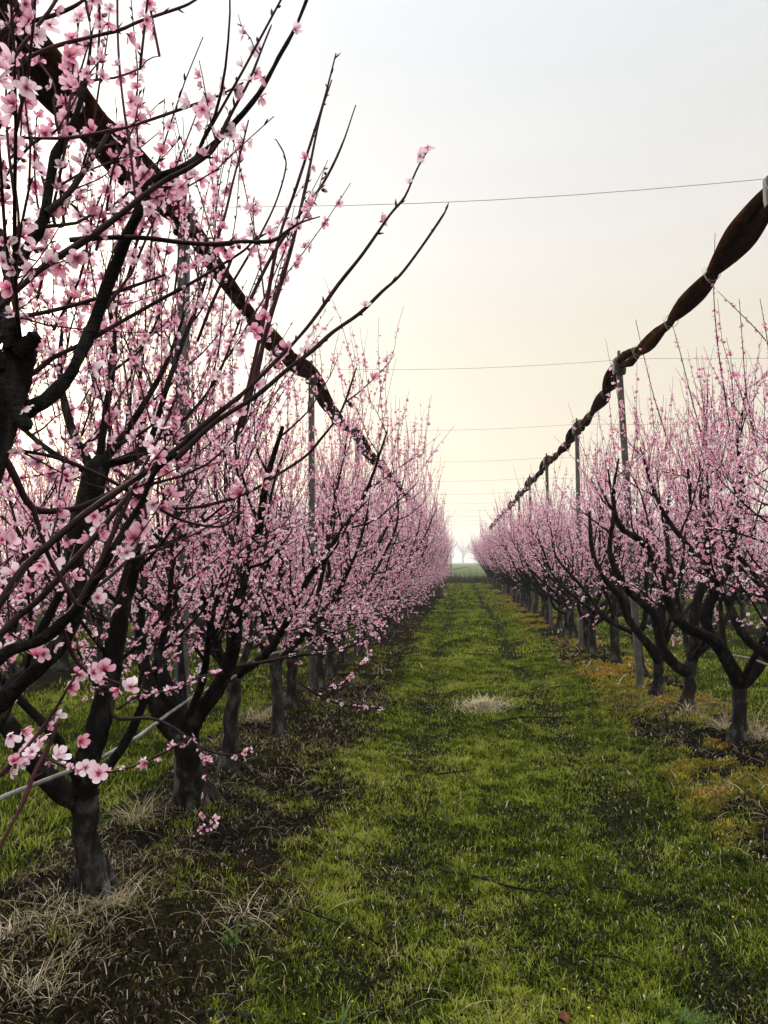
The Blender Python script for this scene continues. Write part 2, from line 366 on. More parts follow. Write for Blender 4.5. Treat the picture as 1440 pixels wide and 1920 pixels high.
# straw and dead stalks lying on the bare strips
parts = []
for (x0, x1, y0, y1, dn, ll, ww) in ((-3.0, .2, 1.9, 5, 1500, .075, .0024), (-3.0, -.3, 5, 10, 600, .09, .004), (1.2, 3.6, 4, 9, 700, .08, .004), (1.2, 3.4, 9, 18, 160, .11, .009), (-2.8, -.5, 10, 22, 90, .12, .012),
                                     (-.6, 1.6, 1.9, 6, 110, .07, .003), (-6.8, -4.8, 7, 16, 90, .12, .01)):
    p = scatter(x0, x1, y0, y1, dn); s = soil_mask(p[:, 0], p[:, 1]); f = fbm(p[:, 0]*2.4, p[:, 1]*2.4, 51, 3)
    prob = (.10+.90*s)*np.clip((f-.34)*3.5, .16, 1)
    kp = rng.random(len(p)) < prob; p = p[kp]; n = len(p)
    parts.append((p, ll*rng.lognormal(0, .5, n), ww*rng.uniform(.5, 1.2, n), rng.uniform(.3, 1, n), np.clip(rng.normal(.42, .27, n), 0, 1), np.clip(rng.normal(.8, .25, n), 0, 1)))
cat = [np.concatenate([q[k] for q in parts]) for k in range(6)]
tag(blades('straw_litter', cat[0], cat[1], cat[2], cat[3], cat[4], 'straw', lie=cat[5], seed=4), kind='stuff')
# dark leaf mould and chips on the strips
parts = []
for (x0, x1, y0, y1, dn, ll, ww) in ((-3.0, .1, 1.9, 5, 4200, .026, .006), (-3.0, -.3, 5, 10, 1500, .034, .010), (1.2, 3.6, 4, 9, 1700, .034, .010), (1.2, 3.4, 9, 18, 260, .06, .025), (-1.2, 2.2, 1.9, 5, 2600, .016, .006), (-1, 2, 5, 10, 800, .022, .010)):
    p = scatter(x0, x1, y0, y1, dn); s = soil_mask(p[:, 0], p[:, 1]); mo = moss_mask(p[:, 0], p[:, 1])
    kp = rng.random(len(p)) < (s*(1-mo*.8)*np.clip((fbm(p[:, 0]*3, p[:, 1]*3, 33, 4)-.36)*5, .35, 1) if ll > .023 else .75*(1-s)); p = p[kp]; n = len(p)
    parts.append((p, ll*rng.lognormal(0, .5, n), ww*rng.uniform(.4, 1.2, n), rng.uniform(.2, .9, n), rng.random(n)**1.5, np.clip(rng.normal(.6, .35, n), 0, 1)))
cat = [np.concatenate([q[k] for q in parts]) for k in range(6)]
tag(blades('leaf_litter', cat[0], cat[1], cat[2], cat[3], cat[4], 'litter', lie=cat[5], seed=6), kind='stuff')
# moss cushions
parts = []
for (x0, x1, y0, y1, dn, hh, ww) in ((1.2, 3.6, 3.2, 8, 9000, .013, .006), (1.2, 3.4, 8, 18, 2200, .016, .013), (-3, -.4, 1.9, 6, 7000, .012, .005), (-3, -.6, 6, 14, 1200, .015, .012), (1.2, 3.2, 18, 34, 300, .02, .03)):
    p = scatter(x0, x1, y0, y1, dn); mo = moss_mask(p[:, 0], p[:, 1])
    kp = rng.random(len(p)) < mo*1.1; p = p[kp]; n = len(p); f = fbm(p[:, 0]*1.3+3, p[:, 1]*1.3, 91, 3); f2 = fbm(p[:, 0]*9, p[:, 1]*9, 92, 2)
    v = np.clip(.56+(f2-.5)*.9+np.clip((f-.53)*6, 0, .5)+rng.normal(0, .06, n), 0, 1)
    parts.append((p, hh*rng.lognormal(0, .3, n), ww*rng.uniform(.6, 1.2, n), rng.uniform(.2, .9, n), v))
cat = [np.concatenate([q[k] for q in parts]) for k in range(5)]
tag(blades('moss', cat[0], cat[1], cat[2], cat[3], cat[4], 'moss', seed=7), kind='stuff')
# tall dead weeds along the end of the lane
p = scatter(-14, 16, LANE_END, LANE_END+2.6, 130); n = len(p)
tag(blades('dry_weeds', p, .55*rng.lognormal(0, .35, n), rng.uniform(.012, .035, n), rng.uniform(.1, .6, n), rng.random(n), 'dry_weed', seed=8, z=np.zeros(n)), kind='stuff')

# ------------------------------------------------------------------ blossom templates
def flower_template(hi, cup, bud=False, lost=()):
    V, Q, T3, mi_q, mi_t, tv = [], [], [], [], [], []
    rg = np.random.default_rng(int(cup*1000)+hi)
    def addv(a, tt):
        b = len(V); V.extend(a); tv.extend(tt); return b
    if bud:
        k = 5; zs = ((0, .10, 2), (.12, .2, 2), (.35, .28, 0), (.62, .26, 0), (.85, .13, 0))
        for z, r_, _ in zs: addv([(r_*math.cos(2*math.pi*q/k), r_*math.sin(2*math.pi*q/k), z) for q in range(k)], [.35+.5*z]*k)
        for a in range(len(zs)-1):
            for q in range(k): Q.append((a*k+q, a*k+(q+1) % k, a*k+k+(q+1) % k, a*k+k+q)); mi_q.append(zs[a][2])
        top = addv([(0, 0, .95)], [.9]); a = (len(zs)-1)*k
        for q in range(k): T3.append((a+q, a+(q+1) % k, top)); mi_t.append(0)
    else:
        cols = (-1, 0, 1) if hi else (-1, 1)
        rows = ((.10, .07), (.34, .26), (.62, .36), (.86, .31), (1.0, .13)) if hi else ((.08, .08), (.55, .37), (1.0, .20))
        for k in range(5):
            if k in lost: continue
            a = 2*math.pi*k/5+rg.normal(0, .13); ca, sa = math.cos(a), math.sin(a); cz = cup*(1+rg.normal(0, .4)); ln = 1+rg.normal(0, .10)
            b = len(V)
            for (rr, ww) in rows:
                for c in cols:
                    x = rr*ln*math.cos(cz*rr) if False else rr*ln*(1-.25*cz*rr); y = c*ww
                    z = cz*.75*rr**1.25+(.10*abs(c)*rr if hi else .0)+(.05*math.sin(9*rr+k+c) if hi else 0)
                    addv([(x*ca-y*sa, x*sa+y*ca, z)], [rr])
            w_ = len(cols)
            for r_ in range(len(rows)-1):
                for c in range(w_-1): Q.append((b+r_*w_+c, b+r_*w_+c+1, b+(r_+1)*w_+c+1, b+(r_+1)*w_+c)); mi_q.append(0)
        b = addv([(.15*math.cos(2*math.pi*q/5), .15*math.sin(2*math.pi*q/5), .05) for q in range(5)]+[(0, 0, .16), (0, 0, -.32)], [0]*7)
        for q in range(5):
            T3.append((b+q, b+(q+1) % 5, b+5)); mi_t.append(1)
            T3.append((b+(q+1) % 5, b+q, b+6)); mi_t.append(2)
        if hi:
            for q in range(12):
                a = rg.uniform(0, 6.28); r1 = rg.uniform(.12, .42); h1 = rg.uniform(.35, .6)*(1+cup*.4)
                b = addv([(.04*math.cos(a), .04*math.sin(a), .08), (r1*math.cos(a)-.018*math.sin(a), r1*math.sin(a)+.018*math.cos(a), h1), (r1*math.cos(a)+.018*math.sin(a), r1*math.sin(a)-.018*math.cos(a), h1+.02)], [0]*3)
                T3.append((b, b+1, b+2)); mi_t.append(1)
    return dict(v=np.array(V, float), q=np.array(Q).reshape(-1, 4), t=np.array(T3).reshape(-1, 3), mq=np.array(mi_q), mt=np.array(mi_t), tv=np.array(tv, float))
TPL = {h: [flower_template(h, .18), flower_template(h, .5, lost=(2,)), flower_template(h, .8), flower_template(h, 1.25), flower_template(h, .45), flower_template(h, .0, True)] for h in (0, 1)}
def flowers(name, pos, dr, size, kind, rng, hi, parent, off):
    pos = np.asarray(pos); dr = np.asarray(dr); dr = dr/(np.linalg.norm(dr, axis=1)[:, None]+1e-9)
    VV, QQ, TT, MQ, MT, TV, RV = [], [], [], [], [], [], []; base = 0
    for k, tp in enumerate(TPL[hi]):
        sel = np.where(kind == k)[0]; n = len(sel)
        if not n: continue
        d = dr[sel]; r_ = rng.normal(size=(n, 3)); u = np.cross(d, r_); u /= np.linalg.norm(u, axis=1)[:, None]+1e-9; v = np.cross(d, u)
        rot = np.stack([u, v, d], 2)
        P_ = np.einsum('nij,mj->nmi', rot, tp['v'])*size[sel][:, None, None]+pos[sel][:, None]
        nv = len(tp['v']); b = base+np.arange(n)[:, None, None]*nv
        VV.append(P_.reshape(-1, 3)); QQ.append((b+tp['q'][None]).reshape(-1, 4)); TT.append((b+tp['t'][None]).reshape(-1, 3))
        MQ.append(np.tile(tp['mq'], n)); MT.append(np.tile(tp['mt'], n)); TV.append(np.tile(tp['tv'], n)); RV.append(np.repeat(rng.random(n), nv)); base += n*nv
    V = np.concatenate(VV)-np.asarray(off); Q = np.concatenate(QQ); T3 = np.concatenate(TT)
    return build(name, V, [Q, T3], FM, parent, midx=np.concatenate(MQ+MT), attrs={'t': np.concatenate(TV), 'v': np.concatenate(RV)})

# ------------------------------------------------------------------ tree growth
def unit(a): a = np.asarray(a, float); return a/(np.linalg.norm(a)+1e-9)
def grow(rng, p, d, length, r0, r1, n, wig, up):
    pts = [np.array(p, float)]; d = unit(d); st = length/n
    for k in range(n):
        d = unit(d+rng.normal(0, wig, 3)+np.array([0, 0, up]))
        pts.append(pts[-1]+d*st)
    return np.array(pts), r0+(r1-r0)*np.linspace(0, 1, n+1)**.8
def smooth(pts, rad, m=4):
    """Catmull-Rom through traced joints"""
    p = np.asarray(pts, float); n = len(p); q = np.vstack([2*p[0]-p[1], p, 2*p[-1]-p[-2]]); o_, r_ = [], []
    for i in range(n-1):
        a, b, c, d = q[i:i+4]
        for s in np.arange(m)/m:
            o_.append(.5*(2*b+(c-a)*s+(2*a-5*b+4*c-d)*s*s+(3*b-a-3*c+d)*s**3)); r_.append(rad[i]+(rad[i+1]-rad[i])*s)
    o_.append(p[-1]); r_.append(rad[-1]); return np.array(o_), np.array(r_)
def at_t(pts, t):
    f = t*(len(pts)-1); i = min(int(f), len(pts)-2); return pts[i]+(pts[i+1]-pts[i])*(f-i), unit(pts[i+1]-pts[i])

class Tree:
    def __init__(s, seed, hi=0, base=(0, 0, 0), fsize=.0175):
        s.rng = np.random.default_rng(seed); s.hi = hi; s.base = np.array(base, float); s.fs = fsize
        s.trunk = MB(); s.limbs = []; s.tw = MB(); s.sh = MB(); s.fp, s.fd = [], []; s.ztop = 3.7; s.zlow = .95; s.rmax = .012
    def put(s, pts, dens, t0=.05, t1=.9, fade=True):
        rng = s.rng; L = np.linalg.norm(np.diff(pts, axis=0), axis=1).sum(); n = rng.poisson(max(L*(t1-t0)*dens, 0))
        for t in rng.uniform(t0, t1, n):
            if fade and rng.random() < max(0, (t-.62))*2.2: continue
            p, tg = at_t(pts, t); d = np.cross(tg, rng.normal(size=3)); d = unit(unit(d)+.25*tg+np.array([0, 0, .15]))
            s.fp.append(p+d*.006); s.fd.append(d)
    def spikes(s, pts, r):
        """the leaf buds that make a bare shoot knobbly"""
        rng = s.rng; L = np.linalg.norm(np.diff(pts, axis=0), axis=1).sum()
        for t in np.arange(.03, 1.0, .026/max(L, .05)):
            p, tg = at_t(pts, min(t+rng.normal(0, .01), 1) if t < .98 else t); d = unit(unit(np.cross(tg, rng.normal(size=3)))+1.1*tg)
            l = rng.uniform(.008, .019)
            if rng.random() < .55: s.sh.tube([p, p+d*l*.5, p+d*l], [r*1.1, r*1.15, r*.15], 3, False)
    def shoot(s, p, d, L, r=.0028, dens=20., up=.10, hot=False):
        n = 5 if not hot else 7
        pts, rad = grow(s.rng, p, d, L, r, r*.38, n, .07, up)
        s.sh.tube(pts, rad, 3 if not s.hi else 4, False)
        s.put(pts, dens)
        if s.hi: s.spikes(pts, r*.8)
        return pts
    def secondary(s, mb, p, d, L, r, dens, ns, up=.07):
        rng = s.rng
        pts, rad = grow(rng, p, d, L, r, r*.35, 7, .13, up)
        (mb if r > .008 else s.tw).tube(pts, rad, 5, False)
        s.put(pts, dens*.55, .2, 1, False)
        for t in np.linspace(.12, 1, max(2, int(L*ns))):
            q, tg = at_t(pts, min(t, .999))
            z = q[2]; dd = unit(unit(np.cross(tg, rng.normal(size=3)))*.9+tg*.45+np.array([0, 0, .55 if z > 1.1 else .1]))
            ln = rng.uniform(.16, .46)
            if z > 1.9: dd = unit(dd+np.array([0, 0, .9])); ln = rng.uniform(.25, .75)
            if z > 2.35 and rng.random() < .5: ln = rng.uniform(.5, .98); dd = unit(dd*.5+np.array([0, 0, 1.0]))
            ln = min(ln, max(.14, (s.ztop-z)*1.15))
            s.shoot(q, dd, ln, .0022+.0014*ln, dens, .06 if z > 1.2 else -.005)
        return pts
    def limb(s, pts, rad, sec=5.2, dens=30., ns=13., t0=.2, k=8, slen=(.35, .95)):
        rng = s.rng; mb = MB(); mb.tube(pts, rad, k, True, rng, .05); L = np.linalg.norm(np.diff(pts, axis=0), axis=1).sum()
        for t in np.linspace(t0, .97, max(1, int(L*sec))):
            p, tg = at_t(pts, min(max(t+rng.normal(0, .02), 0), .99)); r = np.interp(t, np.linspace(0, 1, len(rad)), rad)
            if p[2]-s.base[2] < s.zlow and rng.random() < .85: continue
            out_ = unit(np.array([p[0]-s.base[0], p[1]-s.base[1], 0]))
            d = unit(unit(np.cross(tg, rng.normal(size=3)))+tg*.5+out_*.35+np.array([0, 0, .25]))
            s.secondary(mb, p, d, rng.uniform(*slen)*(1-.35*t), min(r*.55, s.rmax), dens, ns)
        s.limbs.append(mb)
    def limb_to(s, p, az, reach, top, r0=.05, **kw):
        """an open-vase limb: leaves the trunk outward, then turns up"""
        rng = s.rng; p = np.array(p, float); d = np.array([math.cos(az), math.sin(az), 0]); z1 = top-p[2]
        ctl = [p, p+d*reach*.30+np.array([0, 0, z1*.16]), p+d*reach*.62+np.array([0, 0, z1*.42]), p+d*reach*.86+np.array([0, 0, z1*.72]), p+d*reach+np.array([0, 0, z1])]
        ctl = [c+rng.normal(0, .045, 3)*(k > 0) for k, c in enumerate(ctl)]
        pts, rad = smooth(ctl, [r0, r0*.86, r0*.62, r0*.4, r0*.16], 4); s.limb(pts, rad, **kw)
    def finish(s, label, group, name='peach_tree'):
        base = s.base; root = empty(name, base, label, 'tree', group)
        if s.trunk.n: s.trunk.build('trunk', M['trunk_bark'], root, base)
        for mb in s.limbs: mb.build('limb', M['limb_bark'], root, base)
        cr = None
        if s.tw.n: cr = s.tw.build('crown', M['twig'], root, base)
        if s.sh.n: s.sh.build('sprays', M['shoot'], cr or root, base)
        n = len(s.fp)
        if n:
            kind = s.rng.choice(6, n, p=[.12, .16, .22, .18, .17, .15])
            flowers('blossoms', s.fp, s.fd, s.fs*s.rng.uniform(.72, 1.12, n), kind, s.rng, s.hi, cr or root, base)
        return root
def trunk_of(T, top, r=.078, fork=1.0):
    b = T.base; top = np.array(top, float); rng = T.rng
    pts = [b+(top-b)*s+np.append(rng.normal(0, .008, 2), 0)*(0 < s < 1) for s in np.linspace(0, 1, 9)]
    pts[0] = b-np.array([0, 0, .06])
    rad = r*np.array([1.42, 1.16, 1.04, 1.0, .98, .97, .98, 1.05, .98]); T.trunk.tube(pts, rad, 14, True, rng, .045)
    for a in np.arange(4)*1.57+rng.uniform(0, 1.5)+rng.normal(0, .25, 4):      # root flare
        d = np.array([math.cos(a), math.sin(a), 0]); T.trunk.tube([b+d*r*.55+np.array([0, 0, .13]), b+d*r*1.15+np.array([0, 0, .045]), b+d*r*1.8+np.array([0, 0, .0]), b+d*r*2.6-np.array([0, 0, .05])], r*np.array([.50, .50, .40, .25]), 8, True, rng, .08)
def vase(seed, base=(0, 0, 0), hi=0, n=None, dens=30., skirt=2, tops=(2.2, 2.7), cap=3.6):
    T = Tree(seed, hi, base); T.ztop = cap; T.zlow = .6 if skirt else 1.05; rng = T.rng; b = T.base
    hgt = rng.uniform(.52, .78); top = b+np.append(rng.normal(0, .035, 2), hgt); trunk_of(T, top, rng.uniform(.050, .064))
    n = n or rng.integers(4, 6); a0 = rng.uniform(0, 6.28)
    for k in range(n):
        az = a0+k*2*math.pi/n+rng.normal(0, .22); rc = (.62+.42*abs(math.cos(az)))*rng.uniform(.85, 1.12)
        T.limb_to(top-np.array([0, 0, rng.uniform(0, .12)]), az, rc, rng.uniform(*tops), rng.uniform(.029, .039), dens=dens, sec=6)
        for q_ in range(skirt):                                   # low side branches that spread and droop
            a_ = az+rng.normal(0, .5); d_ = np.array([math.cos(a_), .8*math.sin(a_), .22]); p0 = top+np.array([math.cos(az), math.sin(az), 0])*rc*rng.uniform(.2, .5)+np.array([0, 0, rng.uniform(.12, .5)])
            T.secondary(T.tw, p0, d_, rng.uniform(.55, .95), .0085, dens, 13, -.035)
    T.limb_to(top, rng.uniform(0, 6.28), .25, rng.uniform(2.3, 2.7), .035, dens=dens)
    return T

def trace(lst, d0, d1=None):
    """[(px, py, radius px), ...] of one branch, from d0 to d1 metres away -> joints and radii in metres"""
    d1 = d0 if d1 is None else d1; xy = np.array(lst, float); s = np.concatenate([[0], np.cumsum(np.hypot(*np.diff(xy[:, :2], axis=0).T))]); s = s/s[-1]
    d = d0+(d1-d0)*s
    return smooth([P(x, y, dd) for (x, y, _), dd in zip(lst, d)], [r*dd/F for (_, _, r), dd in zip(lst, d)], 4)

exec_after = []
ORD = 'first second third fourth fifth sixth seventh eighth ninth tenth eleventh twelfth thirteenth fourteenth fifteenth sixteenth'.split()
GL, GR = 'peach trees in the row left of the grass lane', 'peach trees in the row right of the grass lane'
def depth(p):
    return float((np.asarray(p)-MWn[:3, 3]) @ -MWn[:3, 2])
def gp(px, py):
    p = G(px, py, .05); p[2] = float(gz(p[0], p[1])); return p

# --- the tree beside the camera: only its limbs and long shoots reach into the picture
A = Tree(101, 1, (-1.72, .75, float(gz(-1.72, .75))), .0160)
A.rmax = .0042; fork = A.base+np.array([.05, .02, .62]); trunk_of(A, fork, .085)
def near(lst, d0, d1, lv, dens=8., ns=0, sec=0, join=None):
    pts, rad = trace(lst, d0, d1); rad = rad*.86*(1+.10*np.interp(np.arange(len(rad)), np.arange(0, len(rad)+3, 3), A.rng.normal(size=len(np.arange(0, len(rad)+3, 3)))))
    if join is not None: pts, rad = np.vstack([[join], pts]), np.concatenate([[rad[0]*1.1], rad])
    if lv == 2: A.limb(pts, rad, sec=sec, dens=dens, ns=ns, t0=.3, k=9, slen=(.15, .45))
    else:
        (A.tw if lv == 1 else A.sh).tube(pts, rad, 6, True, A.rng, .02)
        A.put(pts, dens, .05, .95, False); A.spikes(pts, float(np.mean(rad))*.55)
        if ns:
            for t in np.linspace(.1, .9, int(ns)):
                q, tg = at_t(pts, t); A.shoot(q, unit(unit(np.cross(tg, A.rng.normal(size=3)))+tg*.8+np.array([0, 0, .4])), A.rng.uniform(.08, .28), .002, 26)
    return pts
lim = P(-40, 900, 1.10)
pl, rl = trace([(-90, 1010, 52), (-34, 860, 44), (2, 760, 38), (28, 690, 32), (44, 650, 26)], 1.15, 1.2)
A.limb(np.vstack([[fork], pl]), np.concatenate([[.045], rl]), sec=0, t0=.9, k=11)
for l in ([(34, 662, 19), (58, 640, 15), (66, 628, 12)], [(26, 655, 20), (18, 612, 16), (22, 594, 12)], [(12, 760, 20), (42, 790, 14), (54, 800, 12)], [(6, 700, 22), (-20, 660, 20), (-30, 640, 18)]):
    p_, r_ = trace(l, 1.18); A.limbs[0].tube(p_, r_, 9, True, A.rng, .10)
for l, dd_, ff in (([(60, 470, 3), (95, 400, 2.8), (118, 300, 2.4), (130, 200, 2), (140, 100, 1.6), (150, 30, 1)], 1.42, 42), ([(120, 420, 3), (112, 330, 2.8), (128, 250, 2.4), (122, 170, 2), (132, 90, 1.4)], 1.46, 46), ([(20, 500, 3), (35, 420, 2.6), (28, 330, 2.2), (40, 240, 1.8), (36, 150, 1.2)], 1.4, 36),
                   ([(180, 470, 3), (200, 390, 2.6), (214, 310, 2.2), (250, 240, 1.6), (262, 170, 1)], 1.5, 26), ([(70, 560, 3), (88, 470, 2.6), (70, 380, 2.2), (64, 290, 1.6), (70, 210, 1)], 1.44, 38), ([(240, 520, 3), (262, 440, 2.6), (300, 380, 2.2), (330, 320, 1.6)], 1.5, 34),
                   ([(150, 330, 2.6), (172, 250, 2.2), (186, 160, 1.8), (200, 80, 1.2), (205, 20, 1)], 1.45, 24), ([(100, 620, 3), (150, 520, 2.6), (170, 420, 2), (196, 350, 1.4)], 1.5, 38), ([(10, 330, 3), (60, 270, 2.6), (110, 240, 2.2), (160, 150, 1.6), (190, 110, 1)], 1.35, 30)):
    p_, r_ = trace(l, dd_); A.sh.tube(p_, r_, 5, False); A.put(p_, ff, .05, 1, False); A.spikes(p_, .0016)
near([(20, 790, 17), (60, 765, 16), (94, 744, 16), (131, 703, 15), (150, 665, 14), (175, 612, 13), (200, 540, 12), (219, 494, 11.5), (244, 431, 11), (259, 400, 10.5), (262, 372, 10), (290, 337, 9.5), (341, 316, 8.5), (381, 290, 8), (431, 240, 7), (484, 178, 6), (522, 109, 5), (553, 53, 4.2), (575, 0, 3.6), (590, -40, 2)], 1.2, 1.45, 2, 4, 10, 3)
near([(-20, 585, 9), (0, 575, 8.5), (78, 503, 8), (156, 453, 7.5), (225, 403, 7), (266, 369, 6.5), (312, 337, 6), (359, 312, 5.5), (400, 280, 5), (424, 231, 4), (444, 194, 3.6), (468, 150, 3), (494, 84, 2.4), (509, 47, 1.6)], 1.15, 1.42, 1, 9, 4)
near([(130, 450, 6), (175, 447, 6), (225, 445, 5.5), (281, 447, 5), (344, 455, 5), (406, 458, 4.5), (450, 453, 4), (509, 452, 4), (540, 432, 3), (565, 417, 2.2), (600, 406, 1.5)], 1.25, 1.4, 1, 10, 3)
near([(12, 862, 8), (28, 894, 7.5), (62, 953, 7), (125, 956, 7), (175, 941, 7), (225, 916, 6.8), (287, 875, 6.5), (344, 831, 6.2), (390, 790, 6), (456, 737, 5.5), (516, 678, 5), (547, 647, 4.6), (587, 600, 4.2), (634, 534, 3.8), (681, 475, 3.4), (731, 403, 3), (759, 369, 2.6), (781, 319, 2.4), (802, 281, 2)], 1.15, 1.5, 1, 3.5, 0)
near([(330, 860, 6.5), (400, 794, 6.2), (478, 744, 5.8), (541, 691, 5.5), (584, 659, 5), (625, 622, 4.6), (675, 587, 4.2), (716, 547, 3.8), (750, 516, 3.4), (791, 462, 3), (831, 403, 2.4), (836, 392, 1.5)], 1.25, 1.5, 1, 2.5, 0)
near([(-30, 1260, 13), (19, 1219, 12), (78, 1200, 12), (122, 1162, 11), (150, 1134, 9), (212, 1031, 7.5), (240, 981, 7), (266, 941, 6.5), (290, 885, 6), (330, 850, 6)], 1.1, 1.25, 2, 6, 9, 2, None)
near([(147, 1131, 6), (184, 1062, 5.5), (219, 984, 5), (240, 940, 4.5), (262, 890, 4), (300, 815, 3), (325, 760, 2)], 1.14, 1.3, 1, 9, 2)
near([(-20, 1160, 9), (12, 1112, 8.5), (47, 1062, 8), (94, 1019, 7.5), (156, 966, 7), (225, 918, 6.5), (280, 880, 5)], 1.05, 1.2, 1, 11, 3)
near([(0, 1190, 8), (31, 1159, 7.5), (78, 1119, 7), (125, 1066, 6.5), (162, 1025, 6), (231, 941, 5.5), (270, 890, 4)], 1.1, 1.25, 1, 9, 2)
near([(-10, 840, 5), (50, 847, 5), (109, 859, 5), (187, 891, 4.5), (266, 934, 4), (312, 962, 4), (359, 981, 3.5), (416, 987, 3), (450, 962, 2)], 1.2, 1.35, 1, 12, 2)
near([(62, 953, 5), (72, 985, 5), (90, 1040, 5), (115, 1085, 5), (135, 1120, 4.5), (150, 1140, 4)], 1.13, 1.13, 1, 5, 0)
near([(290, 945, 4), (312, 953, 4), (375, 950, 4), (462, 925, 4), (525, 887, 3.8), (572, 856, 3.5), (600, 825, 3), (640, 770, 2.4), (668, 690, 1.6)], 1.3, 1.55, 1, 10, 2)
near([(255, 380, 3), (244, 281, 3), (231, 194, 3), (222, 94, 2.6), (220, 0, 2.4), (221, -40, 2)], 1.3, 1.4, 0, 3, 0)
near([(-20, 252, 3.6), (0, 255, 3.6), (62, 259, 3.6), (134, 258, 3.6), (194, 247, 3.4), (237, 239, 3.2), (281, 225, 3), (344, 203, 3), (406, 181, 2.6), (456, 155, 2)], 1.25, 1.4, 0, 5, 0)
near([(20, 140, 5), (47, 112, 4.5), (103, 87, 4.2), (172, 69, 4), (225, 56, 3.8), (259, 41, 3.5), (297, 28, 3.4), (344, 12, 3), (366, 0, 2.6), (390, -18, 2)], 1.2, 1.35, 0, 6, 0)
near([(-20, 80, 6), (20, 50, 6), (60, 40, 5), (110, 25, 5), (150, 5, 4), (190, -30, 3)], 1.15, 1.2, 0, 10, 2)
near([(-30, 120, 6), (10, 70, 6), (28, 30, 5), (60, -10, 4)], 1.15, 1.2, 0, 9, 2)
near([(-10, 640, 15), (19, 525, 14), (47, 472, 13), (69, 434, 12), (84, 400, 11), (94, 340, 10), (106, 287, 9), (131, 244, 7.5), (153, 184, 6), (166, 120, 4), (172, 60, 3)], 1.3, 1.5, 2, 34, 12, 8)
near([(86, 400, 8), (131, 359, 7), (169, 303, 6), (191, 272, 5), (209, 237, 4.5)], 1.38, 1.5, 1, 22, 6)
near([(0, 430, 6), (8, 503, 6), (19, 540, 6), (31, 587, 6), (34, 644, 6)], 1.25, 1.2, 1, 22, 6)
near([(10, 730, 7), (62, 700, 6.5), (103, 669, 6), (150, 647, 6), (200, 619, 5.5), (256, 587, 5), (312, 556, 4.5), (360, 530, 4), (450, 475, 3), (475, 453, 2.4), (520, 425, 1.6)], 1.25, 1.5, 1, 13, 4)
near([(0, 595, 5), (60, 590, 5), (120, 577, 5), (180, 560, 4.5), (240, 540, 4), (310, 515, 3)], 1.3, 1.45, 1, 12, 3)
near([(-20, 1475, 4.5), (0, 1453, 4.5), (37, 1416, 4.2), (72, 1375, 4), (103, 1331, 3.6), (130, 1285, 3), (152, 1257, 2.2)], 1.25, 1.35, 0, 12, 2)
near([(-15, 1620, 5), (0, 1587, 5), (41, 1509, 4.8), (66, 1447, 4.6), (94, 1394, 4.2), (110, 1350, 3.5)], 1.0, 1.1, 0, 0, 0)
near([(110, 1165, 4.5), (125, 1197, 4.2), (140, 1234, 4), (169, 1262, 3.6), (212, 1278, 3.2), (250, 1290, 2.2)], 1.25, 1.35, 0, 14, 1)
near([(370, 640, 4), (395, 575, 3.6), (420, 520, 3.2), (437, 480, 3)], 1.5, 1.5, 0, 6, 0)
near([(440, 830, 5), (490, 620, 4.5), (520, 460, 4), (556, 350, 3.4), (585, 260, 2.8), (607, 190, 2.2), (630, 100, 1.5)], 1.6, 1.7, 0, 1.5, 0)
near([(455, 800, 5), (500, 620, 4.5), (545, 470, 4), (575, 340, 3), (600, 220, 2.2), (622, 150, 1.4)], 1.62, 1.75, 0, 1.5, 0)
near([(470, 560, 4), (510, 480, 3.6), (560, 405, 3.2), (605, 345, 2.8), (640, 275, 2.2), (667, 197, 1.4)], 1.55, 1.65, 0, 4, 0)
near([(430, 540, 3), (480, 455, 2.8), (515, 385, 2.4), (535, 320, 2), (533, 290, 1.6), (518, 262, 1.2)], 1.6, 1.65, 0, 4, 0)
near([(400, 470, 3), (420, 410, 2.8), (437, 340, 2.4), (455, 270, 2), (466, 225, 1.4)], 1.6, 1.65, 0, 4, 0)
# large blossoms close to the lens, each a part of its own
HB = [(265, 885), (300, 858), (312, 882), (288, 945), (177, 968), (182, 992), (127, 1012), (168, 1010), (95, 1062), (75, 1060), (30, 1130), (55, 1112), (60, 1092), (183, 1120), (212, 1142), (2, 1220), (195, 1255), (222, 1292), (245, 1288), (30, 850), (45, 765), (538, 655), (527, 682), (482, 722), (450, 770), (425, 782), (497, 595), (475, 622), (455, 657), (23, 262), (93, 47), (200, 45), (240, 65), (353, 190), (380, 205), (420, 165), (245, 190), (495, 145), (553, 55), (802, 275), (787, 293), (715, 415), (585, 385), (560, 427), (505, 437), (432, 255), (103, 470), (113, 497), (165, 437), (60, 507), (470, 150), (490, 182), (318, 357), (330, 377), (297, 402), (281, 388), (128, 130), (130, 105), (95, 490), (20, 190), (12, 320), (60, 190), (140, 560), (170, 690), (190, 650), (15, 1100), (230, 1000), (70, 1230), (20, 1380), (75, 1385), (60, 1410), (43, 1370), (150, 1390), (110, 1420), (185, 1450), (160, 1440)]
hbm = []
rgb_ = np.random.default_rng(77)
for k in range(5):
    n = 1; o_ = flowers('blossom', np.zeros((1, 3)), np.array([[0, 0, 1.0]]), np.array([1.0]), np.array([[0, 1, 2, 3, 4][k]]), np.random.default_rng(k+50), 1, None, (0, 0, 0))
    hbm.append(o_.data); bpy.data.objects.remove(o_)
rootA = A.finish('near tree whose long, nearly bare shoots cross the sky', GL)
